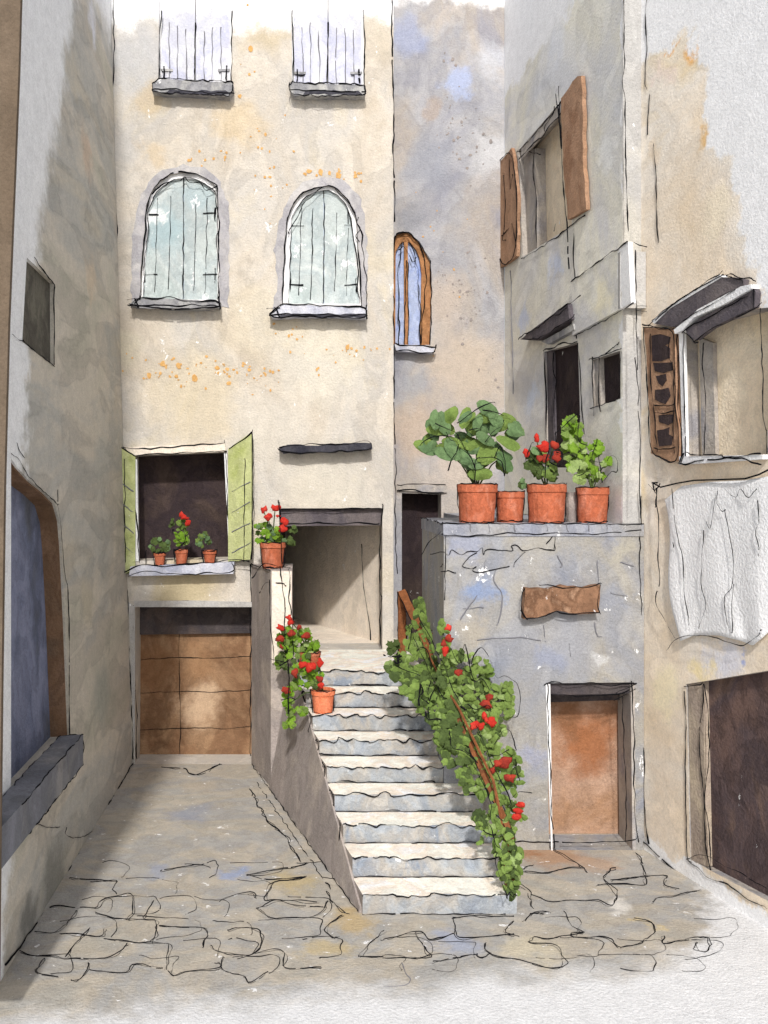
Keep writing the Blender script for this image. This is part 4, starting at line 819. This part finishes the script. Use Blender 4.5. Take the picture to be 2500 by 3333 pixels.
def pot(parent, c, rt, rb, h, m=None, inked=True):
    m = m or M_TERRA; mb = MB()
    lathe(mb, c, [(rb, 0), (rb+(rt-rb)*.75, h*.76), (rt*.97, h*.77), (rt*1.04, h*.80), (rt*1.04, h*.98), (rt*.98, h), (rt*.88, h), (rt*.84, h*.86)], m)
    if inked:
        f = Vector((0, -1, 0))
        for sgn in (-1, 1):
            mb.ink3([Vector(c)+Vector((sgn*(rb+.004), -.02, .01)), Vector(c)+Vector((sgn*(rt+.008), -.02, h))], 1.4, 1.4)
        mb.ink3([Vector(c)+Vector((rt*1.05*math.sin(q), -rt*1.05*math.cos(q)-.004, h)) for q in [-1.4, -.9, -.4, 0, .4, .9, 1.4]], 1.4, 1.2)
        mb.ink3([Vector(c)+Vector((rb*1.04*math.sin(q), -rb*1.04*math.cos(q)-.004, .012)) for q in [-1.3, -.6, 0, .6, 1.3]], 1.5, 1.2)
    o = mb.build('pot', parent, smooth=False)
    s = MB(); lathe(s, c, [(rt*.3, h*.855), (rt*.845, h*.87)], M_SOIL); s.build('soil', o)
    return o
def plant(name, label, cat, c, rt, rb, h, fills, flowers=(), stems=(), squig=(), m=None, group=None, y=None):
    t = thing(name, label, cat, c, group); y = y or c[1]
    pot(t, c, rt, rb, h, m)
    fo = MB()
    top = Vector((c[0], c[1], c[2]+h*.87))
    for (u, v) in stems:
        q = at(u, v, y); mid = top.lerp(q, .55)+Vector((0, 0, .05)); fo.tube([top, mid, q], [.009, .007, .005], LEAF[1], 5)
    for F_ in fills: fill(fo, *F_)
    for L in squig: fo.ink3([at(u, v, y-.16) for u, v in L], 1.3, .8)
    fo.build('foliage', t)
    for (u, v, r, d) in flowers: flower(t, u, v, y-.12, r, M_RED2 if d else M_RED)
    return t
PG = 'terracotta pots along the terrace edge'
ypt = YT+.22
def tz(u, y=ypt): return ((u-650)/F*y, y, 3.05)
# big leafy plant, drooping lobes
big = [Z1([(410,230),(430,170),(500,115),(590,100),(660,140),(680,200),(640,260),(660,320),(620,380),(520,440),(440,400),(410,330)]), Z1([(215,180),(290,130),(340,150),(350,200),(400,210),(380,270),(270,290),(220,250)]), Z1([(150,380),(170,310),(260,280),(300,290),(200,400)]), Z1([(255,460),(270,370),(340,320),(400,330),(330,430),(300,490)]), Z1([(680,180),(750,170),(740,250),(690,230)]), Z1([(730,280),(760,210),(800,230),(790,310),(740,345)]), Z1([(560,400),(650,360),(720,400),(745,480),(700,490),(620,430)]), Z1([(470,520),(540,450),(640,440),(600,520),(520,590)]), Z1([(390,370),(470,360),(520,470),(460,480),(400,440)])]
t = plant('potted_plant', 'large broad leaved green plant in the leftmost terracotta pot on the terrace', 'potted plant', tz(1030), .185, .165, .37,
      [(P, n, 17, 29, ypt, [LEAF[0], LEAF[0], LEAF[3], LEAF[3], LEAF[3]], 'long', .25, .12) for P, n in zip(big, (26, 9, 5, 7, 4, 6, 7, 5, 4))],
      stems=Z1([(520, 260), (400, 280), (640, 230), (700, 420), (330, 400), (270, 210)]), group=PG,
      squig=[Z1([(135,355),(190,300),(320,280),(400,285)]), Z1([(240,205),(330,240),(400,275),(410,340)]), Z1([(390,205),(430,180),(520,110),(610,65),(645,60)]), Z1([(560,115),(640,125),(700,150)]), Z1([(330,530),(345,460),(385,400),(400,340)]), Z1([(520,440),(640,430),(700,470),(710,560)]), Z1([(640,430),(680,345),(720,470),(710,560)]), Z1([(515,600),(510,460),(540,430)]), Z1([(320,260),(340,320),(390,330),(400,280)]), Z1([(410,370),(480,420),(510,500)]), Z1([(470,250),(540,240)]), Z1([(580,330),(640,250),(710,215),(700,180)])])
t = thing('flower_pot', 'small low terracotta pot between the two large pots on the terrace', 'flower pot', tz(1101, ypt+.1), PG)
pot(t, tz(1101, ypt+.1), .135, .12, .30)
sp = MB(); fill(sp, Z1([(810,590),(850,575),(855,630),(830,650),(815,620)]), 5, 7, 10, ypt, [LEAF[1], LEAF[3]], 'round', .5, .03); sp.build('foliage', t)
plant('potted_geranium', 'red geranium in a terracotta pot on the terrace between green plants', 'potted plant', tz(1180), .18, .165, .37,
      [(Z1([(860,480),(880,400),(930,350),(970,380),(990,450),(1080,520),(1070,570),(1000,585),(900,580)]), 46, 8, 13, ypt, [LEAF[0], LEAF[1], LEAF[0], LEAF[3]], 'round', .5, .1)],
      flowers=[(*Z1([(925,300)])[0], 9, 0), (*Z1([(858,402)])[0], 9, 0), (*Z1([(980,355)])[0], 11, 0), (*Z1([(1045,352)])[0], 11, 1), (*Z1([(945,440)])[0], 9, 1), (*Z1([(990,435)])[0], 11, 1), (*Z1([(1065,428)])[0], 11, 1)],
      stems=Z1([(925, 310), (858, 402), (1040, 350)]), squig=[Z1([(840,490),(860,420),(890,345),(905,335)]), Z1([(970,535),(930,470),(880,415),(880,440)]), Z1([(985,570),(990,450),(1010,370)]), Z1([(1010,465),(1080,495),(1110,460),(1110,410),(1060,400)])], group=PG)
plant('potted_plant', 'bright green bushy plant in the rightmost terracotta pot on the terrace', 'potted plant', tz(1279), .15, .135, .34,
      [(Z1([(1110,240),(1130,150),(1180,135),(1240,190),(1210,300),(1120,300)]), 24, 8, 13, ypt, [LEAF[4], LEAF[4], LEAF[0]], 'round', .4, .1), (Z1([(1060,340),(1130,290),(1240,330),(1290,420),(1310,500),(1380,560),(1300,600),(1210,590),(1150,510),(1130,420)]), 70, 8, 14, ypt, [LEAF[4], LEAF[4], LEAF[0], LEAF[2]], 'round', .4, .1), (Z1([(1280,330),(1330,300),(1380,340),(1370,390),(1310,430)]), 14, 8, 12, ypt, [LEAF[4], LEAF[0]], 'round', .4, .06), (Z1([(1370,470),(1410,435),(1455,480),(1390,500)]), 10, 6, 10, ypt, [LEAF[4], LEAF[2]], 'round', .4, .05)],
      stems=Z1([(1180, 200), (1330, 350), (1400, 470), (1220, 300)]), squig=[Z1([(1050,280),(1110,220),(1200,140)]), Z1([(1215,150),(1205,330),(1270,350)]), Z1([(1340,310),(1290,450),(1370,470)]), Z1([(1360,610),(1430,520),(1475,540),(1470,440),(1430,415),(1400,460)]), Z1([(1370,600),(1340,410)]), Z1([(1200,560),(1290,515),(1320,600)])], group=PG)
pc_ = MB(); c = tz(1236, ypt+.12); lathe(pc_, c, [(.05, 0), (.065, .15), (.05, .27), (.055, .29), (.04, .29), (.035, .2)], M_SIDE, 16); pc_.ink3([Vector(c)+Vector((.07, -.03, .02)), Vector(c)+Vector((.06, -.03, .3))], 1.3, 1.3)
tag(pc_.build('jar', base=Vector(c)), 'small grey green jar standing behind the two right terrace pots', 'jar')
# pillar pot
yq = 10.75; c = ((589-650)/F*yq, yq, zt)
plant('potted_geranium', 'red geranium in a terracotta pot on top of the stair pillar by the doorway', 'potted plant', c, .145, .115, .30,
      [(Z2([(80,290),(130,250),(200,290),(280,300),(300,400),(350,440),(220,470),(90,450)]), 46, 6, 10, yq, [LEAF[4], LEAF[0], LEAF[4], LEAF[3]], 'round', .5, .1), (Z2([(370,330),(430,300),(430,470),(370,460)]), 8, 6, 9, yq, [LEAF[1], LEAF[1]], 'round', .5, .05)],
      flowers=[(*Z2([(158,158)])[0], 8, 0), (*Z2([(258,142)])[0], 8.5, 0), (*Z2([(195,225)])[0], 8.5, 0), (*Z2([(283,216)])[0], 4, 0), (*Z2([(340,262)])[0], 8, 0), (*Z2([(328,325)])[0], 9, 0)],
      stems=Z2([(158, 170), (258, 150), (335, 280), (195, 230)]), squig=[Z2([(285,70),(300,190),(305,400),(315,640)])])
# stair pots
GS = 'geranium pots on the left side of the steps'
yq = 10.1; c = (eL(yq)+.13, yq, ZT)
plant('potted_geranium', 'tall geranium with dark red blooms in the pot on the top step', 'potted plant', c, .12, .10, .20,
      [(Z2([(270,1270),(350,1180),(440,1230),(560,1210),(580,1300),(645,1340),(620,1440),(480,1450),(350,1430),(300,1370)]), 85, 6, 10, yq, [LEAF[4], LEAF[4], LEAF[0], LEAF[2]], 'round', .5, .08), (Z2([(380,1440),(560,1430),(640,1560),(560,1600),(420,1580)]), 20, 6, 10, yq-.17, [LEAF[0], LEAF[4], LEAF[1]], 'round', .4, .03), (Z2([(250,1500),(300,1400),(370,1430),(360,1560),(290,1560)]), 22, 6, 9, yq, [LEAF[0], LEAF[1], LEAF[4]], 'round', .5, .05)],
      flowers=[(*Z2([p])[0], r, d) for p, r, d in [((378,1107),7.5,0),((390,1155),7,0),((310,1197),8,0),((465,1190),8,1),((405,1245),7,1),((535,1268),8,1),((303,1290),8,1),((310,1363),5,1)]],
      stems=Z2([(380, 1120), (310, 1200), (465, 1200)]), squig=[Z2([(345,1300),(340,1180),(345,1020)]), Z2([(420,1440),(410,1300),(420,1100)]), Z2([(370,1480),(360,1380),(330,1330)]), Z2([(215,1465),(280,1490),(360,1500)]), Z2([(240,1520),(290,1535),(380,1480)])], group=GS)
yq = Y0+6*RUN+.13; c = (eL(yq)+.14, yq, 7*RISE)
plant('potted_geranium', 'geranium trailing over the curb from a pink clay pot lower on the steps', 'potted plant', c, .12, .095, .24,
      [(Z2([(390,1560),(480,1500),(640,1560),(680,1640),(620,1720),(430,1740),(380,1640)]), 46, 5, 10, yq, [LEAF[4], LEAF[0], LEAF[1]], 'round', .5, .07), (Z2([(350,1700),(430,1640),(420,1860),(440,2050),(400,2110),(345,2090),(330,1880)]), 44, 5, 10, yq-.02, [LEAF[4], LEAF[0], LEAF[4]], 'round', .5, .05), (Z2([(440,1900),(540,1900),(530,1960),(450,1950)]), 12, 5, 8, yq-.1, [LEAF[0], LEAF[4]], 'round', .5, .03)],
      flowers=[(*Z2([p])[0], r, d) for p, r, d in [((655,1500),8,0),((500,1520),9,0),((575,1545),10,0),((430,1590),9,1),((650,1645),8,1),((665,1700),7,0),((350,1745),9,1)]],
      stems=Z2([(640, 1510), (400, 1850)]), squig=[Z2([(370,1480),(380,1700),(375,1950)]), Z2([(310,1830),(400,1810),(440,1830)])], m=M_TERRA2, group=GS)
# sill pots
SG = 'small pots on the green shuttered window sill'
zs = zA(1222)
def ws(u, y=YA-.085): return ((u-650)/F*y, y, zs+.004)
yw = YA-.085
plant('potted_plant', 'small clay pot with dark green leaves at the left end of window sill', 'potted plant', ws(345), .072, .05, .16, [(T3([(640,920),(650,880),(700,865),(740,890),(730,920),(660,930)]), 22, 5, 9, yw, [LEAF[1], LEAF[1], LEAF[3]], 'round', .5, .04)], group=SG)
plant('potted_cactus', 'tall green cactus with a red bloom in the middle pot on window sill', 'potted plant', ws(392), .078, .06, .20, [(T3([(755,880),(760,800),(785,770),(810,800),(820,880),(780,900)]), 40, 5, 9, yw, [LEAF[4], LEAF[0], LEAF[0]], 'long', .4, .04), (T3([(725,800),(745,780),(760,800),(740,820)]), 6, 4, 6, yw, [LEAF[1]], 'round', .5, .03)], flowers=[(398, 1118, 9, 0), (405, 1130, 7, 0), (392, 1112, 6, 0)], squig=[T3([(780,900),(800,880),(805,840)]), T3([(745,850),(745,830),(752,830)])], group=SG)
plant('potted_plant', 'small clay pot with a green sprout at the right end of window sill', 'potted plant', ws(453), .083, .055, .19, [(T3([(850,890),(865,850),(890,840),(910,870),(900,900),(870,905)]), 20, 5, 8, yw, [LEAF[1], LEAF[0], LEAF[3]], 'round', .5, .04)], group=SG)

# climbing geranium over the rail
def rail_y(v):
    for (v0, y0), (v1, y1) in zip([(1200, 10.6), (1275, 10.25), (1490, 8.58), (1790, 7.5), (1960, 7.3)], [(1275, 10.25), (1490, 8.58), (1790, 7.5), (1960, 7.3), (2100, 7.2)]):
        if v0 <= v <= v1: return y0+(y1-y0)*(v-v0)/(v1-v0)
    return 10.6 if v < 1200 else 7.2
def cy(u, v):
    y = rail_y(v)+.0
    if u > 950: y = min(y, YT-.16)
    k = ZT/(Y1-Y0)                                   # stay above the flight
    hit = (EYE + k*Y0 - .0)/((v-PV)/F + k)
    return min(y, hit-.05)
cg = thing('climbing_geranium', 'climbing green geranium with red blooms winding over the brown handrail', 'climbing plant', (1.6, 7.6, 0))
OUT = Z3([(150,330),(190,250),(200,140),(290,140),(325,200),(375,260),(420,380),(430,480),(540,480),(690,545),(700,740),(760,700),(840,690),(850,870),(810,1000),(720,1080),(810,1110),(890,1190),(905,1350),(840,1440),(900,1500),(930,1560),(860,1640),(850,1740),(900,1800),(890,1930),(870,2000),(860,2110),(805,2120),(770,1960),(740,1830),(680,1690),(640,1760),(605,1740),(640,1660),(600,1570),(640,1530),(690,1560),(690,1480),(610,1420),(515,1390),(490,1240),(400,1215),(370,1150),(320,1000),(230,860),(150,780),(110,690),(90,640),(0,590),(20,560),(100,550),(130,440)])
fo = MB()
fill(fo, OUT, 900, 6, 14, cy, [LEAF[0], LEAF[0], LEAF[2], LEAF[0], LEAF[0], LEAF[1]], 'point', .4, .06)
DK = Z3([(0,590),(100,520),(180,560),(320,540),(420,720),(500,830),(560,1080),(600,1240),(520,1390),(490,1240),(400,1215),(320,1000),(230,860),(150,780)])
fill(fo, DK, 150, 7, 16, lambda u, v: cy(u, v)-.05, [LEAF[1], LEAF[1], LEAF[0]], 'round', .35, .05)
fill(fo, Z3([(740,1800),(850,1750),(890,1930),(860,2110),(805,2120),(770,1960)]), 40, 6, 11, lambda u, v: cy(u, v)-.03, [LEAF[1], LEAF[0]], 'point', .6, .05)
fill(fo, Z3([(30,430),(90,420),(100,500),(40,500)]), 7, 8, 12, lambda u, v: 10.0, [LEAF[1]], 'round', .4, .03)
fill(fo, Z3([(600,1540),(650,1530),(680,1640),(610,1620)]), 12, 7, 12, lambda u, v: cy(u, v)-.05, [LEAF[1]], 'round', .4, .03)
for L in [[(150,330),(190,300),(160,470)], [(490,545),(510,480),(530,420),(560,560),(590,690),(640,650),(690,740)], [(570,575),(600,480),(640,455),(690,520),(735,665),(790,635),(860,680),(900,780),(885,905),(840,915)], [(720,1095),(770,1010),(820,990),(850,1080),(870,1135),(840,1130)], [(840,1440),(880,1400),(970,1410)], [(320,350),(310,320),(350,310),(390,370)], [(440,460),(470,540),(490,560)], [(210,480),(240,455),(290,470),(320,620),(270,560)], [(300,800),(340,690),(350,660),(310,660),(290,740)], [(545,825),(600,870),(690,830),(700,880)], [(730,1550),(780,1600),(800,1560)], [(700,1160),(740,1170),(820,1130)], [(850,1250),(862,1210),(870,1280),(890,1330)], [(590,1240),(650,1340),(700,1480),(695,1580)], [(640,1560),(700,1640),(740,1760),(770,1780)], [(740,1800),(725,1880),(770,1990),(810,2100)], [(230,270),(300,390),(380,540),(440,720),(520,860),(620,1000),(700,1200),(800,1400),(840,1490)], [(160,310),(230,480),(310,640),(390,790)], [(430,1000),(440,1120),(520,1130),(610,1210)], [(800,2100),(830,2040),(850,2100),(815,2060)]]:
    fo.ink3([at(u, v, cy(u, v)-.16) for u, v in Z3(L)], 1.3, 1.0)
for L in [[(0,510),(60,520),(120,515)], [(70,540),(100,560),(90,500)], [(90,590),(160,620),(245,650)], [(60,520),(120,540),(80,560),(110,500)], [(230,690),(240,780),(290,820)], [(225,830),(245,760),(240,720)], [(270,890),(300,930),(380,925)], [(300,930),(290,850)], [(530,1130),(600,1190),(560,1160),(610,1210)], [(500,850),(540,860)], [(655,1660),(720,1680)]]:
    fo.ink3([at(u, v, cy(u, v)-.18) for u, v in Z3(L)], 2.4, 2.0)
fo.build('foliage', cg)
stm = MB()
stm.tube([(1.66, 7.42, .157), (1.66, 7.45, .5), (1.6, 7.7, .95), (1.42, 8.3, 1.4), (1.3, 8.6, 1.6), (1.2, 9.4, 1.9)], [.016, .014, .013, .012, .010, .008], M_RUST, 6); stm.build('stem', cg)
for p, r, d in [((420,328),8,0),((348,365),9.5,1),((425,398),9.5,1),((390,433),8,1),((402,482),10,0),((490,622),11,1),((690,785),12,1),((670,830),11,1),((655,905),9,0),((590,970),10,0),((635,972),8,0),((675,935),7,0),((705,950),10,0),((785,1205),14,1),((745,1218),9,1),((710,1262),8,1),((825,1312),10,1),((893,1488),9,0),((878,1530),9,0),((865,1568),8,0)]:
    u, v = Z3([p])[0]; flower(cg, u, v, cy(u, v)-.15, r, M_RED2 if d else M_RED)

# ---------------------------------------------------------------- washing on the right wall
ln = MB(); lp = Z4([]) or T4([(1160,625),(1195,645),(1265,628),(1340,615),(1450,612),(1560,608),(1620,590),(1680,560)])
P3 = [RP.P(u, v, .05) for u, v in lp]; ln.tube([P3[0]-RP.n*.05]+P3+[P3[-1]-RP.n*.05], .007, INK, 6)
ln.ink(RP, T4([(1200,650),(1198,690),(1195,730)]), 2, 1.5, .055); ln.ink(RP, T4([(1165,630),(1190,660),(1215,630)]), 1.8, 1.5, .055); ln.ink(RP, T4([(1180,625),(1195,670)]), 1.8, 1.5, .055)
tag(ln.build('clothesline', base=RP.P(1410, 1045)), 'thin dark clothesline strung along the ochre house wall', 'clothesline')
shm = MB(); nu, nv = 40, 30; top = T4([(1205,700),(1280,640),(1400,622),(1560,615),(1700,590)]); bot = T4([(1270,1310),(1330,1285),(1440,1285),(1540,1310),(1590,1330),(1640,1290),(1700,1230)])
def along(L, t):
    k = t*(len(L)-1); i = min(int(k), len(L)-2); f = k-i; return (L[i][0]+(L[i+1][0]-L[i][0])*f, L[i][1]+(L[i+1][1]-L[i][1])*f)
vs = []
for lay in (0, 1):
    for j in range(nv+1):
        for i in range(nu+1):
            t = i/nu; s = j/nv; a, b = along(top, t), along(bot, t)
            u = a[0]+(b[0]-a[0])*s + (-9*math.sin(s*math.pi*1.4) if t < .02 else 0)*0 + (1-t)*8*math.sin(s*6.5+.5); v = a[1]+(b[1]-a[1])*s
            vs.append(RP.P(u, v, +.03 + .011*math.sin(t*17+s*1.2)*(.25+.75*s) + .006*s + lay*.004))
W = nu+1; M = W*(nv+1); fs = []
for j in range(nv):
    for i in range(nu):
        q = (j*W+i, j*W+i+1, (j+1)*W+i+1, (j+1)*W+i); fs += [q[::-1], tuple(M+k for k in q)]
for i in range(nu): fs += [(i, i+1, M+i+1, M+i), (nv*W+i, M+nv*W+i, M+nv*W+i+1, nv*W+i+1)]
for j in range(nv): fs += [(j*W, M+j*W, M+(j+1)*W, (j+1)*W), (j*W+nu, (j+1)*W+nu, M+(j+1)*W+nu, M+j*W+nu)]
shm.mesh(vs, fs, M_SHEET)
for L in [[(1205,720),(1215,800),(1208,950),(1220,1060),(1200,1110),(1200,1150),(1250,1240),(1285,1300)], [(1245,1350),(1285,1300),(1330,1285),(1440,1285),(1540,1325),(1585,1328),(1640,1290),(1659,1260)], [(1270,650),(1280,780),(1300,880),(1320,960),(1320,1080),(1340,1200),(1345,1240)], [(1410,830),(1400,950),(1395,1080),(1420,1150),(1400,1220),(1385,1255)], [(1500,740),(1520,850),(1540,950),(1535,1080),(1490,1120),(1520,1270),(1535,1278),(1530,1160),(1540,1060)], [(1470,660),(1460,710),(1485,750),(1505,740)], [(1460,670),(1450,760),(1435,835),(1420,790)], [(1500,650),(1550,700),(1570,640),(1600,700),(1640,650)], [(1645,700),(1650,800),(1632,830),(1650,900),(1645,945)], [(1275,880),(1278,905)]]:
    shm.ink(RP, T4(L), 1.1, 1.0, .062, gap=.02)
tag(shm.build('hanging_sheet', base=RP.P(1500, 1020), smooth=True), 'white bed sheet hanging from the clothesline on the ochre wall', 'bed sheet')

# ---------------------------------------------------------------- light, sky, camera
SUN_EL, SUN_AZ = 38.0, 2.5     # the sun stands behind us, slightly to the left
w_ = bpy.data.worlds.new('World'); sc.world = w_; w_.use_nodes = True; nt = w_.node_tree
sky = nt.nodes.new('ShaderNodeTexSky'); sky.sky_type = 'NISHITA'; sky.sun_disc = False
dirv = Vector((math.sin(math.radians(SUN_AZ))*math.cos(math.radians(SUN_EL)), math.cos(math.radians(SUN_AZ))*math.cos(math.radians(SUN_EL)), -math.sin(math.radians(SUN_EL))))
sky.sun_elevation = math.radians(SUN_EL); to = -dirv; sky.sun_rotation = math.atan2(to.x, to.y)
sky.air_density = 1.0; sky.dust_density = 2.0; sky.ozone_density = .6
hs = nt.nodes.new('ShaderNodeHueSaturation'); hs.inputs['Saturation'].default_value = .6; nt.links.new(sky.outputs[0], hs.inputs['Color'])
nt.links.new(hs.outputs[0], nt.nodes['Background'].inputs[0]); nt.nodes['Background'].inputs[1].default_value = .13
sl = bpy.data.lights.new('sun', 'SUN'); sl.energy = 2.8; sl.angle = math.radians(3.0); sl.color = (1, .965, .925)
so = bpy.data.objects.new('sun', sl); COL.objects.link(so); so.rotation_euler = dirv.to_track_quat('-Z', 'Y').to_euler(); so.location = (-3, -10, 14)
cd = bpy.data.cameras.new('camera'); co = bpy.data.objects.new('camera', cd); COL.objects.link(co)
co.location = CAM; co.rotation_euler = (math.radians(90), 0, 0)
cd.sensor_fit = 'HORIZONTAL'; cd.sensor_width = 36; cd.lens = 36*F/1659
cd.shift_x = (829.5-PU)/1659; cd.shift_y = (PV-1106)/1659; cd.clip_end = 600
sc.camera = co
sc.view_settings.view_transform = 'Standard'; sc.view_settings.look = 'None'; sc.view_settings.gamma = 1; sc.view_settings.exposure = .2
for o in bpy.data.objects:
    if '_base' in o: del o['_base']
